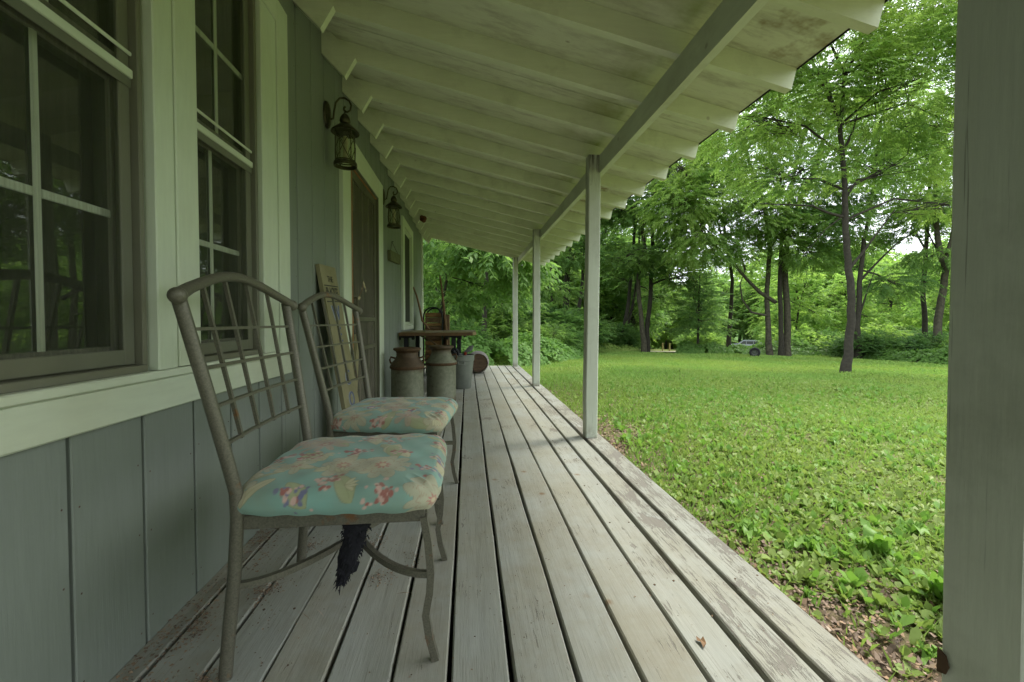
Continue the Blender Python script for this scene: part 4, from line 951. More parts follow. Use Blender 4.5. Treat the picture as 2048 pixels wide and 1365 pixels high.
tree('left stem of the triple trunked lawn edge tree, its low limb reaching left', T2a, .155, .075,
     [((12.6, 21.2, 7.6), (2.3, 2.4, 1.5), 760, -1), ((14.2, 21.0, 9.3), (2.6, 2.6, 1.5), 760, 5), ((10.7, 20.6, 6.6), (1.9, 2.0, 1.2), 520, -1), ((14.6, 21.6, 4.9), (1.8, 1.5, 1.0), 380, -2), ((12.0, 20.8, 4.6), (1.9, 1.5, .9), 420, -1), ((14.6, 20.2, 6.2), (1.9, 1.6, 1.0), 460, 4), ((16.2, 20.0, 5.4), (1.6, 1.4, .8), 300, 3), ((10.2, 20.0, 8.6), (2.0, 2.0, 1.2), 420, -1), ((13.2, 20.3, 12), (3.2, 3, 2), 600, 6)],
     MLOC, 'leaf_locust', RS(2), 'bark',
     extra=[([(16.53, 21.33, 1.85), (15.68, 21.43, 2.39), (15.01, 21.52, 3.07), (14.21, 21.62, 4.01), (13.68, 21.71, 5.22), (13.33, 21.78, 6.57), (12.48, 21.9, 7.91)], .11), ([(16.1, 21.35, 1.13), (15.22, 21.45, 1.31), (14.74, 21.52, 1.99), (14.61, 21.55, 2.8), (14.88, 21.54, 3.6)], .065)])
tree('middle stem of the triple trunked tree at the lawn edge', T2b, .13, .08,
     [((17.2, 20.6, 11.6), (3.0, 3, 2.0), 650, 6), ((15.9, 20.4, 6.6), (1.6, 1.6, .9), 300, 4), ((18.2, 20.9, 6.3), (1.9, 1.5, .9), 340, 4), ((17.8, 20.4, 4.3), (1.7, 1.4, .7), 320, 3), ((16.9, 19.9, 8.4), (2.2, 1.9, 1.1), 420, 5)], MLOC, 'leaf_mid', RS(3), 'bark_dark')
tree('right stem of the triple trunked tree at the lawn edge', T2c, .185, .09,
     [((20.6, 20.8, 10.0), (2.8, 2.6, 1.5), 600, 6), ((19.6, 20.6, 7.2), (1.8, 1.8, .9), 360, 5), ((20.2, 20.6, 5.0), (1.8, 1.5, .6), 280, 4), ((20.5, 20.4, 13), (3.2, 3, 2), 550, 7)], MLOC, 'leaf_mid', RS(4), 'bark')
T3a = [(10.45, 24.31, -1.04), (10.3, 24.37, .92), (10.13, 24.43, 2.7), (10.16, 24.46, 4.19), (10.52, 24.45, 5.09), (10.37, 24.49, 6.28), (10.61, 24.5, 7.47), (11.06, 24.47, 8.3), (11.19, 24.53, 11.04)]
T3b = [(10.92, 24.96, -1.04), (10.98, 25.0, .92), (11.17, 25.04, 3.06), (11.27, 25.08, 5.2), (11.3, 25.11, 6.73), (11.34, 25.14, 7.95), (11.13, 25.24, 11.32)]
tree('pale trunked left tree of the close pair at the corner of the lawn', T3a, .145, .08,
     [((9.2, 24.2, 11.2), (2.8, 2.6, 1.7), 520, 8), ((12.6, 24.0, 9.8), (2.2, 2.2, 1.2), 420, 7), ((9.2, 24.0, 4.6), (1.9, 1.6, .8), 330, 4), ((8.3, 24.4, 7.6), (1.8, 1.8, 1.3), 330, 6), ((12.2, 24.2, 4.9), (1.7, 1.4, .7), 280, 4)],
     MID, 'leaf_mid', RS(5), 'bark', extra=[([(10.61, 24.5, 7.41), (10.41, 24.53, 8.06), (9.94, 24.61, 8.95)], .1)])
tree('dark trunked right tree of the close pair at the corner of the lawn', T3b, .15, .085,
     [((12.4, 25, 11.4), (2.6, 2.6, 1.8), 480, 6), ((12.9, 24.8, 6.6), (1.6, 1.5, 1.0), 330, 4), ((13.2, 25, 3.6), (1.4, 1.2, .8), 240, 2), ((11.6, 24.0, 6.9), (2.0, 1.7, 1.0), 360, 4), ((12.8, 24.6, 8.6), (1.9, 1.7, .9), 320, 5)], MID, 'leaf_mid', RS(6), 'bark_dark')
tree('straight mid sized tree behind the ivy bank left of the silver car', [(18.28, 28.21, -1.45), (18.5, 28.26, 1.64), (18.61, 28.3, 3.76), (18.37, 28.36, 5.17), (18.09, 28.43, 6.93), (17.92, 28.51, 9.4)], .15, .08,
     [((17.6, 28, 9.8), (3.0, 2.8, 2), 520, 5), ((16.4, 28, 5.8), (1.9, 1.8, 1.1), 300, 3), ((19.8, 28, 5.2), (1.6, 1.6, .9), 240, 3)], MID, 'leaf_mid', RS(7), 'bark_dark')
tree('dark forked tree close behind the slim lawn tree', [(18.73, 18.62, -.9), (18.78, 18.67, 1.38), (18.88, 18.7, 3.31), (19.03, 18.72, 4.76), (19.25, 18.72, 5.72), (19.57, 18.74, 7.89), (19.81, 18.78, 10.31)], .13, .06,
     [((19.4, 18.3, 10.4), (2.8, 2.6, 1.6), 520, 6), ((22.3, 18.0, 3.9), (1.6, 1.4, .5), 200, -1), ((18.6, 18.2, 7.6), (1.8, 1.6, .9), 300, 5), ((21.9, 18.2, 6.1), (1.7, 1.5, .8), 300, -1), ((17.7, 18.6, 5.6), (1.4, 1.4, .7), 220, 4), ((20.3, 18.3, 2.6), (1.2, 1.1, .5), 150, 2)], MLOC, 'leaf_mid', RS(8), 'bark_dark',
     extra=[([(18.88, 18.69, 2.83), (19.56, 18.64, 3.55), (20.52, 18.56, 4.52), (21.96, 18.43, 5.48)], .06), ([(18.75, 18.66, .9), (19.01, 18.46, 2.33), (19.36, 18.45, 3.29)], .045)])
tree('thin upright tree behind the ivy bank, left of the crooked one', [(23.52, 19.62, -1.1), (23.55, 19.66, .91), (23.45, 19.71, 2.46), (23.61, 19.75, 4.53), (23.75, 19.78, 6.34), (23.89, 19.84, 9.7)], .13, .07,
     [((24, 19.6, 9.6), (2.7, 2.6, 1.7), 480, 5), ((22.4, 19.5, 5.6), (1.7, 1.5, .8), 260, 3), ((24.6, 19.2, 6.6), (1.6, 1.5, .8), 260, 4)], MLOC, 'leaf_mid', RS(9), 'bark_dark')
tree('crooked thick trunked tree behind the ivy bank beside the nearest porch post', [(21.88, 17.78, -1.2), (22.02, 17.81, .9), (22.28, 17.82, 2.31), (22.4, 17.83, 3.25), (22.12, 17.88, 4.19), (21.94, 17.94, 5.61), (21.9, 18.0, 8.19)], .17, .09,
     [((21.8, 17.6, 9.0), (2.7, 2.5, 1.7), 560, 6), ((23.2, 17.4, 6.8), (1.7, 1.6, 1), 320, -1), ((20.8, 17.6, 6.4), (1.3, 1.3, .7), 200, 5)], MLOC, 'leaf_locust', RS(10), 'bark',
     extra=[([(22.31, 17.85, 3.49), (22.64, 17.84, 4.66), (22.83, 17.85, 5.84)], .1)])
# dark layered sapling by the driveway
sapb = [((13.55+.25*math.sin(k*2.1), 23.75+.25*math.cos(k*2.1), .35+.52*k), (1.75-.19*k, 1.6-.17*k, .16), 150-14*k, 1) for k in range(7)]
tree('dense dark young tree with flat layered branches beside the driveway', [(13.45, 23.69, -1.05), (13.51, 23.73, .92), (13.58, 23.77, 2.68), (13.61, 23.78, 3.9)], .07, .03, sapb, dict(L=.5, n=16, l=.14, w=.06, droop=.2), 'leaf_dark', RS(11), 'bark_dark')
# left wood, seen past the porch end and between the posts
wood = [('F1', [(5.84, 25.5, -.9), (5.93, 25.53, .92), (6.09, 25.56, 2.76), (6.06, 25.61, 4.59), (6.25, 25.64, 6.73), (6.3, 25.6, 9.5)], .24, 'thick dark trunk in the wood seen just right of the third porch post'),
        ('F2', [(4.63, 23.61, -.7), (4.66, 23.65, .91), (4.72, 23.69, 2.61), (4.75, 23.73, 4.3), (4.8, 23.7, 8)], .11, 'thin dark trunk in the wood close beside the third porch post'),
        ('F3', [(6.28, 24.45, -.8), (6.44, 24.47, .92), (6.67, 24.49, 2.68), (6.82, 24.52, 4.45), (6.89, 24.58, 7.09), (7.0, 24.6, 9)], .13, 'right leaning trunk seen just left of the second porch post'),
        ('F4', [(9.73, 26.09, -1.0), (9.95, 26.11, .61), (10.21, 26.12, 2.2), (10.34, 26.15, 3.78), (10.6, 26.2, 6.96), (10.7, 26.2, 9)], .15, 'leaning trunk behind the corner pair, the left one of two'),
        ('F5', [(10.0, 27.02, -1.1), (10.5, 27.03, .6), (10.9, 27.05, 2.25), (11.15, 27.08, 4.22), (11.3, 27, 8)], .12, 'thinner leaning trunk behind the corner pair of trees'),
        ('G1', [(.65, 17.0, -.6), (.68, 17.03, .89), (.72, 17.05, 2.09), (.74, 17.08, 3.29), (.8, 17.09, 4.09), (.9, 17.1, 6.5)], .12, 'stout dark trunk in the gap between the house corner and the far post'),
        ('G2', [(-1.52, 22.24, -.6), (-1.52, 22.29, .91), (-1.56, 22.34, 2.98), (-1.5, 22.3, 7)], .11, 'dark trunk directly beyond the house corner'),
        ('G3', [(1.59, 19.91, -.7), (1.61, 19.95, .9), (1.71, 19.98, 2.78), (1.8, 20, 6)], .05, 'very thin dark stem just left of the farthest porch post'),
        ('G4', [(-.31, 26.13, -.6), (-.3, 26.18, .92), (-.36, 26.25, 3.37), (-.3, 26, 8)], .10, 'grey trunk deep in the wood above the firewood rack'),
        ('G5', [(.36, 24.05, -.6), (.42, 24.1, .91), (.48, 24.15, 3.17), (.5, 24, 8)], .08, 'slender grey trunk deep in the wood above the table edge')]
for i, (nm, tr, r_, lb) in enumerate(wood):
    rs = RS(20+i); n = len(tr); tx = tr[-1]
    bl = [((tx[0], tx[1]-.4, tx[2]+.6), (2.6, 2.4, 1.5), 330, n-1)]
    for k in range(3):
        p = tr[max(1, n-2-k % 2)]; a = rs.uniform(0, 6.28); bl.append(((p[0]+1.5*math.cos(a), p[1]+1.2*math.sin(a)-.5, p[2]+.3+rs.uniform(-.4, .6)), (1.5, 1.3, .45), 130, max(1, n-2-k % 2)))
    tree(lb, tr, r_, r_*.45, bl, MID, 'leaf_mid' if i % 3 else 'leaf_dark', rs, 'bark_dark', group='trunks in the left wood')
# drooping big leaved tree over the porch end
tree('young tree with long drooping pale leaves arching over the end of the porch', [(-.9, 13.2, -.45), (-.85, 13.2, 1.0), (-.6, 13.15, 2.2), (-.3, 13.1, 3.0), (0, 13, 3.6)], .06, .03,
     [((-.35, 12.4, 3.15), (1.3, .9, .30), 150, 3), ((.75, 12.3, 2.75), (1.0, .8, .22), 120, 3), ((1.6, 12.8, 2.55), (.8, .7, .25), 90, 3), ((-.9, 13.2, 2.5), (.9, .8, .3), 90, 2), ((.3, 13.2, 3.9), (1.8, 1.3, .5), 150, 4), ((1.6, 13.6, 3.6), (1.3, 1.1, .4), 100, 4), ((.6, 13.6, 1.9), (1.0, .8, .2), 70, 2), ((-.6, 13.8, 1.5), (1.0, .8, .3), 90, 1)], BIG, 'leaf_mid', RS(40), 'bark_dark')

# prototype trees for the far wood, copied with shared meshes
protos = []
plabels = ['tall round crowned tree in the far wood', 'bushy mid green tree in the far wood', 'loose pale green tree in the far wood', 'dense dark tree in the far wood', 'sunlit yellow green tree in the far wood']
for i, (lf, hgt, sp) in enumerate((('leaf_mid', 11, FAR), ('leaf_mid', 8, FAR), ('leaf_light', 9, FAR), ('leaf_dark', 12, FAR), ('leaf_light', 6, FAR))):
    rs = RS(60+i); tr = [(0, 0, -.3), (rs.normal(0, .15), rs.normal(0, .15), hgt*.3), (rs.normal(0, .35), rs.normal(0, .3), hgt*.6), (rs.normal(0, .4), 0, hgt*.85)]
    bl = []
    for k in range(9):
        a = k*2.4; zf = .22+.085*k; rr = (1.0-.75*abs(zf-.5))*hgt*.24
        bl.append(((rr*math.cos(a), rr*math.sin(a), hgt*zf), (hgt*.17, hgt*.17, hgt*.10), 85, 1 if k < 3 else 2))
    bl.append(((0, 0, hgt*.97), (hgt*.2, hgt*.2, hgt*.11), 130, 3))
    t = tree(plabels[i], tr, .16, .07, bl, sp, lf, rs, 'bark_dark', group='trees of the far wood', name='wood_tree'); protos.append(t)
# bush prototypes
for i, (lf, lab) in enumerate((('leaf_mid', 'leafy green shrub at the foot of the wood'), ('leaf_dark', 'low dark shrub at the foot of the wood'), ('leaf_light', 'bright yellow green bush beyond the ivy bank'))):
    rs = RS(80+i); t = empty('shrub', (0, 0, 0)); tag(t, lab, 'shrub', 'shrubs along the edge of the wood'); bb = MB(); VV = []
    for k in range(7):
        a = k*2.4; VV.append(grow_blob(bb, (0, 0, 0), (.55*math.cos(a)*(k > 0), .55*math.sin(a)*(k > 0), .55+.13*k % .6), (.6, .6, .38), 95, rs, .02, dict(L=.3, n=14, l=.11, w=.055, droop=.25)))
    bo = bb.build('stems', M['bark_dark'], t); bo['kind'] = 'stuff'; leaf_obj('foliage', np.concatenate(VV), M[lf], t, 'stuff'); protos.append(t)
TP, BP = protos[:5], protos[5:]
used = set()
def place(pr, x, y, sc, rzz, label=None):
    if pr.name in used: o = copy_tree(pr)
    else: o = pr; used.add(pr.name)
    o.location = (x, y, float(gz(x, y))); o.scale = (sc, sc, sc*1.0); o.rotation_euler = (0, 0, rzz)
    if label: o['label'] = label
    return o
rs = random.Random(21)
def where(a, d):
    row = 'front row' if d < 34 else ('second row' if d < 50 else ('back row' if d < 80 else 'on the far slope'))
    for lim, txt in ((-4, 'hidden behind the house end'), (3, 'over the milk cans'), (7, 'left of the farthest post'), (11, 'right of the third post'), (16, 'left of the second post'), (20, 'right of the second post'), (25, 'left of the driveway'), (31, 'over the driveway'), (37, 'behind the silver car'), (43, 'behind the slim lawn tree'), (48, 'between the lawn tree and thin upright tree'), (56, 'beside the nearest post'), (100, 'out to the right of the view')):
        if a < lim: return row+' '+txt
    return row+' behind the viewer'
# ring of forest: angle from +Y in degrees, distance
for a0, a1, d0, d1, n, kinds, m0 in ((-32, 13, 27, 35, 15, (0, 1, 2, 4, 1), .75), (-40, 16, 38, 58, 20, (0, 2, 2, 1), .95), (13, 23.5, 34, 50, 14, (0, 1, 4, 2), .95), (23, 30, 44, 60, 7, (4, 2, 4), .8), (26, 34, 44, 66, 7, (2, 4, 1, 4), .8), (29, 54, 66, 92, 32, (2, 4, 2, 1), 1.0), (31, 56, 38, 56, 10, (1, 2, 4, 2), .72), (56, 100, 30, 60, 14, (0, 1, 2, 3), .9), (100, 185, 28, 50, 10, (0, 1, 3), .9), (14, 60, 92, 150, 34, (2, 1, 0, 2), .8)):
    for k in range(n):
        a = R(a0+(a1-a0)*(k+rs.uniform(.1, .9))/n); d = rs.uniform(d0, d1); x, y_ = d*math.sin(a), d*math.cos(a)
        if abs(math.degrees(a)-34.9) < 4.4 and d < 62 or abs(math.degrees(a)-34.9) < 2.6 and d < 76: continue
        kk = rs.choice(kinds); sc = m0*rs.uniform(.85, 1.25)*(1.25 if d > 60 else 1)
        place(TP[kk], x, y_, sc, rs.uniform(0, 6.28), plabels[kk].replace(' in the far wood', '')+', '+where(math.degrees(a), d))
for a0, a1, d0, d1, n, kinds, s0, s1 in ((-14, 5, 14.5, 20, 16, (0, 0, 1), .9, 1.5), (-12, 6, 19, 25, 14, (0, 1), 1.2, 2.0), (4.5, 13, 18, 22, 10, (1, 0), .7, 1.1), (6, 16, 21, 27, 14, (0, 1, 0), 1.0, 1.7), (14, 21.5, 27, 31, 9, (0, 1), .8, 1.3), (28.5, 33, 34, 46, 6, (2, 0, 2), 1, 1.5), (36.6, 39, 36, 46, 3, (2, 0, 2), 1, 1.5), (38, 56, 29, 40, 16, (2, 0, 2, 1), .8, 1.5), (43, 56, 26.5, 29, 8, (1, 1, 0), .6, 1.0)):
    for k in range(n):
        a = R(a0+(a1-a0)*(k+rs.uniform(.1, .9))/n); d = rs.uniform(d0, d1); kk = rs.choice(kinds)
        if abs(math.degrees(a)-34.9) < 3.6: continue
        place(BP[kk], d*math.sin(a), d*math.cos(a), rs.uniform(s0, s1), rs.uniform(0, 6.28), ('leafy green shrub', 'low dark shrub', 'bright yellow green bush')[kk]+', '+where(math.degrees(a), d))

# ------------------------------------------------------------------ low leafy banks
def bank(name, label, path, width, height, n, ll, mat, seed):
    rs = np.random.RandomState(seed); P = np.array(path, float); seg = np.linalg.norm(np.diff(P, axis=0), axis=1); cum = np.concatenate([[0], np.cumsum(seg)])
    s = rs.rand(n)*cum[-1]; i = np.clip(np.searchsorted(cum, s)-1, 0, len(seg)-1); f = (s-cum[i])/seg[i]; c = P[i]+(P[i+1]-P[i])*f[:, None]
    d = nrm(P[i+1]-P[i]); nn = np.stack([-d[:, 1], d[:, 0]], 1); u = rs.uniform(-1, 1, n); 
    xy = c+nn*(u*width/2)[:, None]; hh = height*((.72+.18*np.clip((s-9)/8, 0, 1)) if name == 'ivy_bank' else np.clip(1.15-.035*s, .6, 1.1))*(1-np.abs(u)**2.6)*(.84+.16*np.sin(s*1.7+u*2)+.16*np.sin(s*4.1))*rs.uniform(.72, 1, n)
    z = gz(xy[:, 0], xy[:, 1])+hh
    # lower leaves on the front and back faces
    out = nn*np.sign(u)[:, None]*np.clip(np.abs(u)*1.4-.4, 0, 1)[:, None]
    N = nrm(np.concatenate([out, np.ones((n, 1))*.8], 1)+rs.normal(0, .35, (n, 3))); a = rs.normal(size=(n, 3)); D = nrm(np.cross(N, a)); D[:, 2] -= .25; D = nrm(D); S = np.cross(N, D)
    B = np.concatenate([xy, z[:, None]], 1); l = (ll*rs.uniform(.7, 1.25, n))[:, None]
    V = np.stack([B, B+D*l*.4+S*l*.38, B+D*l, B+D*l*.4-S*l*.38], 1).reshape(-1, 3)
    o = leaf_obj(name, V, M[mat], None, 'stuff'); o['label'] = label; o['category'] = 'ground cover'
    # dark twiggy core so the bank is not see-through
    return o
bank('ivy_bank', 'long low bank of dark glossy ivy along the far edge of the lawn', [(12.2, 23.6), (13.4, 22.9), (14.6, 22.5), (18.6, 22.9), (20.4, 21.2), (20.2, 18.6), (19.2, 15.4), (19.4, 12.2), (21, 9)], 2.6, .92, 42000, .12, 'leaf_ivy', 31)
bank('vine_thicket', 'knee high thicket of broad green vines beyond the end of the porch', [(-5, 12.6), (-1.5, 12.8), (.4, 13.2), (1.7, 14.2), (3.4, 17.5), (5.0, 20.5)], 3.0, 1.05, 21000, .125, 'leaf_vine', 32)
bank('undergrowth', 'tall pale grass and weeds at the foot of the wood behind the corner trees', [(6.4, 23.4), (8.5, 24.6), (10.2, 25.6)], 2.0, .5, 5000, .16, 'grass', 33)

# ------------------------------------------------------------------ lawn cover
def wedge(n, d0, d1, rs, a0=0, a1=60, p=1.0):
    a = np.radians(rs.uniform(a0, a1, n)); d = d0+(d1-d0)*rs.rand(n)**p; return d*np.sin(a), d*np.cos(a), d
def vnoise(x, y, s): return (np.sin(x*s+1.3*np.sin(y*s*.7))+np.sin(y*s*1.1+1.7*np.sin(x*s*.6+2)))*.25+.5
def lawn_grass():
    rs = np.random.RandomState(51); n = 270000; x, y_, d = wedge(n, 1.3, 34, rs, -2, 60, 1.25)
    ok = (x > .99) | (y_ > 8.05); ok &= ~((np.degrees(np.arctan2(x, y_)) > 22.5) & (np.degrees(np.arctan2(x, y_)) < 29.5) & (d > 24.5)); dens = np.where(x < 1.9+.5*np.sin(y_*1.7)-.16*np.clip(y_-1, 0, 6), .10, .55+.45*vnoise(x, y_, 1.6)); dens = np.where(d > 9, 1, dens*np.where(vnoise(x+7, y_+2, 2.3)*.6+vnoise(x, y_+5, 5.1)*.4 > .47, 1, .22+.075*d)); ok &= rs.rand(n) < dens
    x, y_, d = x[ok], y_[ok], d[ok]; n = len(x); h_ = (.034+.0022*d)*rs.uniform(.45, 1.7, n)*(1+.3*(vnoise(x, y_, .8)-.5)); w_ = .0016+.00085*d
    a = rs.uniform(0, 6.28, n); lean = rs.uniform(.1, .8, n)*h_; b = rs.uniform(0, 6.28, n)
    B = np.stack([x, y_, gz(x, y_)-.004], 1); sx = np.stack([np.cos(a)*w_, np.sin(a)*w_, 0*a], 1); T = B+np.stack([np.cos(b)*lean, np.sin(b)*lean, h_], 1); Mi = (B+T)/2+np.stack([-np.cos(b)*lean*.2, -np.sin(b)*lean*.2, h_*.12], 1)
    V = np.stack([B-sx, B+sx, Mi+sx*.8, T, ], 1).reshape(-1, 3)
    o = leaf_obj('lawn_grass', V, M['grass'], None, 'stuff'); o['label'] = 'short bright green grass of the lawn'; o['category'] = 'grass'
lawn_grass()
def weeds():
    rs = np.random.RandomState(52); n = 52000; x, y_, d = wedge(n, 1.35, 15, rs, -2, 60, 1.1)
    bare = x < 1.75+.45*np.sin(y_*1.9+.6)-.14*np.clip(y_-1, 0, 6)
    ok = ((x > .99) | (y_ > 8.05)) & (rs.rand(n) < np.where(bare, .16, .35+.65*vnoise(x+3, y_, 1.1))); x, y_, d = x[ok], y_[ok], d[ok]; n = len(x)
    k = rs.randint(0, 3, n); nl = 4; V = []
    a0 = rs.uniform(0, 6.28, n); size = (.013+.034*rs.rand(n)**2.6)*(1+.012*d); g = gz(x, y_)
    for j in range(nl):
        a = a0+j*1.57+rs.normal(0, .4, n); el_ = rs.uniform(.1, 1.25, n); L_ = size*rs.uniform(.8, 1.5, n); W_ = L_*rs.uniform(.24, .42, n)
        D = np.stack([np.cos(a)*np.cos(el_), np.sin(a)*np.cos(el_), np.sin(el_)], 1); S = np.stack([-np.sin(a), np.cos(a), rs.normal(0, .3, n)], 1)
        B = np.stack([x, y_, g+size*.35*rs.rand(n)], 1); Mi = B+D*(L_*.55)[:, None]+UP*(L_*.1)[:, None]; T = B+D*L_[:, None]-UP*(L_*rs.uniform(.05, .4, n))[:, None]
        q1 = B+D*(L_*.30)[:, None]+UP*(L_*.07)[:, None]; q2 = B+D*(L_*.72)[:, None]+UP*(L_*.07)[:, None]; w1 = (W_*.92)[:, None]; w2 = (W_*.80)[:, None]
        V.append(np.stack([B, q1+S*w1, q2+S*w2, T, q2-S*w2, q1-S*w1], 1))
    VV = np.concatenate(V, 0).reshape(-1, 3); o = link('lawn_weeds', fast_mesh('lawn_weeds', VV, np.arange(len(VV)).reshape(-1, 6)), M['leaf_weed']); o['kind'] = 'stuff'; o['label'] = 'small broad leaved weeds and clover covering the near lawn'; o['category'] = 'weeds'
weeds()
def dead_leaves():
    rs = np.random.RandomState(53); n = 34000; x = .97+np.abs(rs.normal(0, .62, n)); y_ = rs.uniform(.5, 8, n)**1.0; ok = rs.rand(n) < np.clip(1.35-y_*.14, .12, 1); x, y_ = x[ok], y_[ok]; n = len(x)
    L_ = rs.uniform(.008, .026, n); a = rs.uniform(0, 6.28, n); t = rs.normal(0, .35, n); D = np.stack([np.cos(a), np.sin(a), t], 1); S = np.stack([-np.sin(a), np.cos(a), rs.normal(0, .5, n)], 1); W_ = L_*rs.uniform(.25, .5, n)
    B = np.stack([x, y_, gz(x, y_)+rs.uniform(.001, .02, n)], 1)
    V = np.stack([B, B+D*(L_*.5)[:, None]+S*W_[:, None], B+D*L_[:, None]+UP*(L_*rs.uniform(0, .4, n))[:, None], B+D*(L_*.5)[:, None]-S*W_[:, None]], 1).reshape(-1, 3)
    o = leaf_obj('dead_leaf_litter', V, M['dead'], None, 'stuff'); o['label'] = 'brown dead leaves covering the bare soil beside the deck'; o['category'] = 'leaf litter'
dead_leaves()
# broad leaved dock plants: each a thing, each leaf a part
def dock_leaf(L_, W_, curl, seed):
    rs = random.Random(seed); n = 9; V = []; F = []
    for i in range(n+1):
        t = i/n; w2 = W_*(math.sin(math.pi*min(1, t*1.02+.03)**.8))**.85*(.25+.75*min(1, t*3))*.5 if t > .12 else .004
        z = L_*(t*.95-curl*t*t); x = L_*(.18*t+curl*.75*t*t)
        rf = .006*math.sin(i*2.1+seed)
        V += [(x+rf, -w2, z+.012*w2/W_*4*math.sin(i*1.9)), (x-.10*w2, 0, z-.01*W_), (x-rf, w2, z+.012*w2/W_*4*math.cos(i*2.3))]
    V[-2] = (V[-2][0], 0, V[-2][2])
    for i in range(n):
        b = i*3; F += [(b, b+1, b+4, b+3), (b+1, b+2, b+5, b+4)]
    mb = MB(); mb.add(V, F); return mb
def make_dock(seed, nl, size, label):
    rs = random.Random(seed); r = empty('dock_plant', (0, 0, 0)); tag(r, label, 'weed', 'broad leaved dock plants by the deck')
    for k in range(nl):
        cv = rs.uniform(.25, 1.1); mb = dock_leaf(size*rs.uniform(.65, 1.1), size*rs.uniform(.19, .28), cv, seed*10+k); a = k*2.4+rs.uniform(-.4, .4); ca, sa = math.cos(a), math.sin(a)
        mb.v = [(x*ca-y_*sa, x*sa+y_*ca, z) for x, y_, z in mb.v]; mb.build('leaf', M['leaf_dock'], r, 60)
    return r
dps = [make_dock(1, 8, .21, 'dock'), make_dock(2, 6, .17, 'dock'), make_dock(3, 7, .13, 'dock'), make_dock(4, 5, .10, 'dock')]
spots = [(1.93, 1.50, 0, 1.35, 'largest dock plant with tall ribbed leaves, close beside the nearest porch post'), (2.0, 1.86, 0, 1.25, 'dock plant with a tight cluster of upright leaves behind the largest one'), (1.72, 1.95, 1, 1.2, 'dock plant with broad leaves spreading flat, left of the tight cluster'), (1.50, 2.12, 1, 1.2, 'pair of upright dark dock leaves nearest the bare soil strip'),
         (1.62, 2.45, 2, 1.0, 'narrow dock tuft standing mid way along the bare soil'), (2.25, 2.35, 0, .75, 'medium dock plant in the dense weeds right of the soil'), (2.4, 2.05, 1, 1.2, 'leafy dock plant half hidden near the post edge'), (1.58, 1.28, 2, .8, 'small bright dock plant on the brown leaves at the bottom right'), (1.80, 1.22, 1, .8, 'low bluish dock leaves at the foot of the nearest post'), (2.9, 3.1, 1, .9, 'tall dock leaf standing above the middle of the lawn'),
         (2.5, 3.0, 2, 1.1, 'medium dock tuft left of the tall lone leaf'), (3.4, 3.6, 2, 1.2, 'dock tuft further out on the weedy lawn'), (1.9, 2.9, 3, 1.2, 'little dock tuft near the middle of the soil strip'), (2.7, 2.6, 1, .75, 'spreading dock plant right of the middle of the weeds'), (3.1, 2.4, 2, 1.2, 'dock plant at the right edge of the view by the post'), (1.35, 2.9, 3, 1.0, 'small weed tuft close against the deck edge'), (2.2, 3.6, 3, 1.3, 'small broad leaved tuft in the clover'), (1.42, 1.62, 3, 1.0, 'tiny bright seedling tuft on the bare soil nearest the deck')]
du = set(); rsd = random.Random(5)
for (x, y_, k, sc, lab) in spots:
    o = dps[k] if k not in du else copy_tree(dps[k]); du.add(k); o.location = (x, y_, float(gz(x, y_))-.005); o.scale = (sc,)*3; o.rotation_euler = (0, 0, rsd.uniform(0, 6.28)); o['label'] = lab
def extra_docks():
    rs = np.random.RandomState(54); V = []
    n = 1300; x, y_, d = wedge(n, 2.0, 10, rs, 18, 58); ok = x > 1.5; x, y_ = x[ok], y_[ok]; n = len(x); g = gz(x, y_)
    for j in range(5):
        a = rs.uniform(0, 6.28, n); el_ = rs.uniform(.5, 1.4, n); L_ = rs.uniform(.04, .13, n)*(.6+.5*vnoise(x, y_, 1.9)); W_ = L_*rs.uniform(.13, .24, n); D = np.stack([np.cos(a)*np.cos(el_), np.sin(a)*np.cos(el_), np.sin(el_)], 1); S = np.stack([-np.sin(a), np.cos(a), 0*a], 1)
        B = np.stack([x, y_, g], 1); Mi = B+D*(L_*.6)[:, None]; T = B+D*L_[:, None]-UP*(L_*.15)[:, None]; V.append(np.stack([B, Mi+S*W_[:, None], T, Mi-S*W_[:, None]], 1))
    o = leaf_obj('broad_weeds', np.concatenate(V, 0).reshape(-1, 3), M['leaf_dock'], None, 'stuff'); o['label'] = 'upright broad weed leaves standing through the lawn'; o['category'] = 'weeds'
extra_docks()

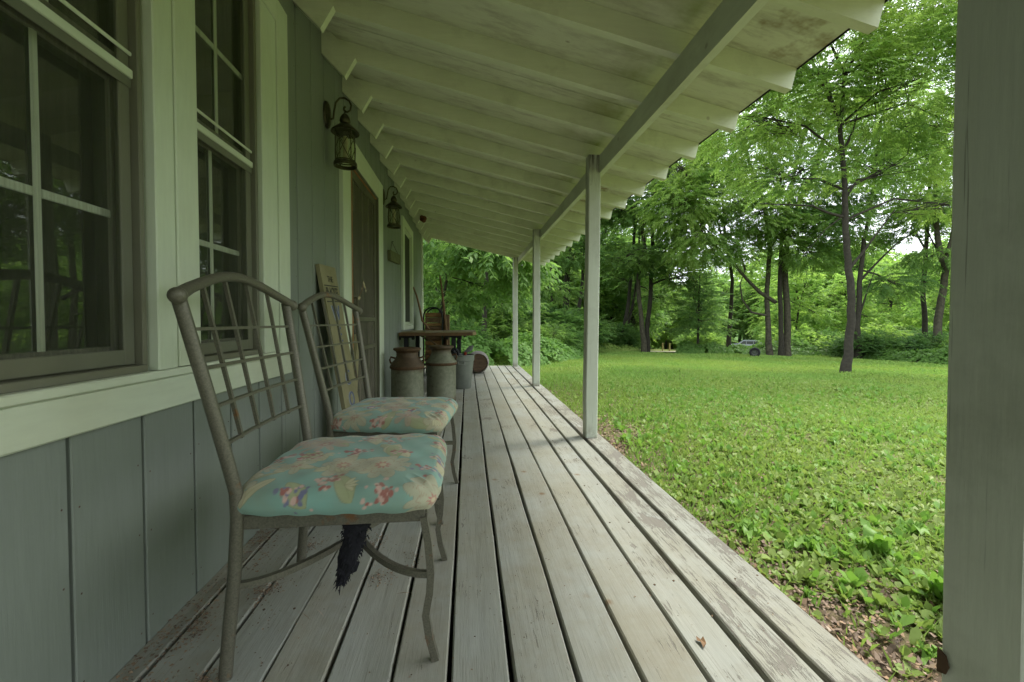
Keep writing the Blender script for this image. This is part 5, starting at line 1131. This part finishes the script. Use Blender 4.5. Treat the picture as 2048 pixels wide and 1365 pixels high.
# ------------------------------------------------------------------ things out on the lawn
tx, ty = 14.15, 19.65; tz = float(gz(tx, ty)); ty_ = empty('old_tyre', (tx, ty, tz)); tag(ty_, 'old black tyre on a rusty rim standing against the ivy bank', 'tyre')
mb = MB(); mb.lathe([(.14, -.08), (.20, -.095), (.235, -.07), (.245, 0), (.235, .07), (.20, .095), (.14, .08)], (0, 0, 0), 28, False, False)
dirx = Vector((-tx, -ty, 0)).normalized(); sidev = Vector((dirx.y, -dirx.x, 0))
def orient(mb):
    mb.v = [tuple(Vector((tx, ty, tz+.235))+sidev*x+Vector((0, 0, 1))*yy+dirx*z) for x, yy, z in mb.v]; return mb
orient(mb).build('tread', M['tyre'], ty_, 40)
mb = MB(); mb.lathe([(.05, .05), (.08, .02), (.13, .03), (.145, .06), (.145, -.06)], (0, 0, 0), 20, False, True); orient(mb).build('wheel_rim', M['rim'], ty_, 40)
def make_car():
    cx, cy = 39.1, 56.2; z0 = float(gz(cx, cy))+.35; r = empty('parked_car', (0, 0, 0)); tag(r, 'silver estate car parked far off behind the ivy bank', 'car')
    prof = [(-2.3, .25), (-2.3, .75), (-2.1, .95), (-1.2, 1.05), (-.45, 1.55), (-.2, 1.62), (1.9, 1.62), (2.2, 1.4), (2.3, .9), (2.3, .25)]
    b = MB(); b.prism(prof, 'y', -.85, .85); b.build('body', M['carpaint'], r)
    for s in (-1, 1):
        for (a0, a1) in ((-.85, .0), (.06, .95), (1.0, 1.85)):
            g = MB(); g.prism([(a0, 1.05), (a1, 1.05), (a1 if a1 < 1.5 else a1-.1, 1.5), (max(a0, -.35), 1.5)], 'y', s*.856-.004, s*.856+.004); g.build('side_window', M['carglass'], r)
        for wx in (-1.45, 1.45):
            wl = MB(); wl.lathe([(.01, -.1), (.3, -.1), (.33, 0), (.3, .1), (.01, .1)], (0, 0, 0), 18); wl.v = [(wx+x, s*.78+z, .32+yy) for x, yy, z in wl.v]; wl.build('wheel', M['tyre'], r)
    g = MB(); g.prism([(-1.19, 1.06), (-.46, 1.54), (-.47, 1.56), (-1.21, 1.08)], 'y', -.72, .72); g.build('windscreen', M['carglass'], r)
    r.location = (cx, cy, z0-.1); r.rotation_euler = (0, 0, R(-33)); r.scale = (.92,)*3
make_car()
for k, (px, py) in enumerate(((14.9, 31.2), (15.5, 31.3))):
    z = float(gz(px, py)); mb = MB(); mb.cbox(px-.05, px+.05, py-.05, py+.05, z-.1, z+.62, 'z', .01)
    tag(mb.build('fence_post', M['postwood'], None, origin=(px, py, z)), ['left one of two pale wooden posts beyond the driveway', 'right one of two pale wooden posts beyond the driveway'][k], 'post', 'pale posts beyond the driveway')
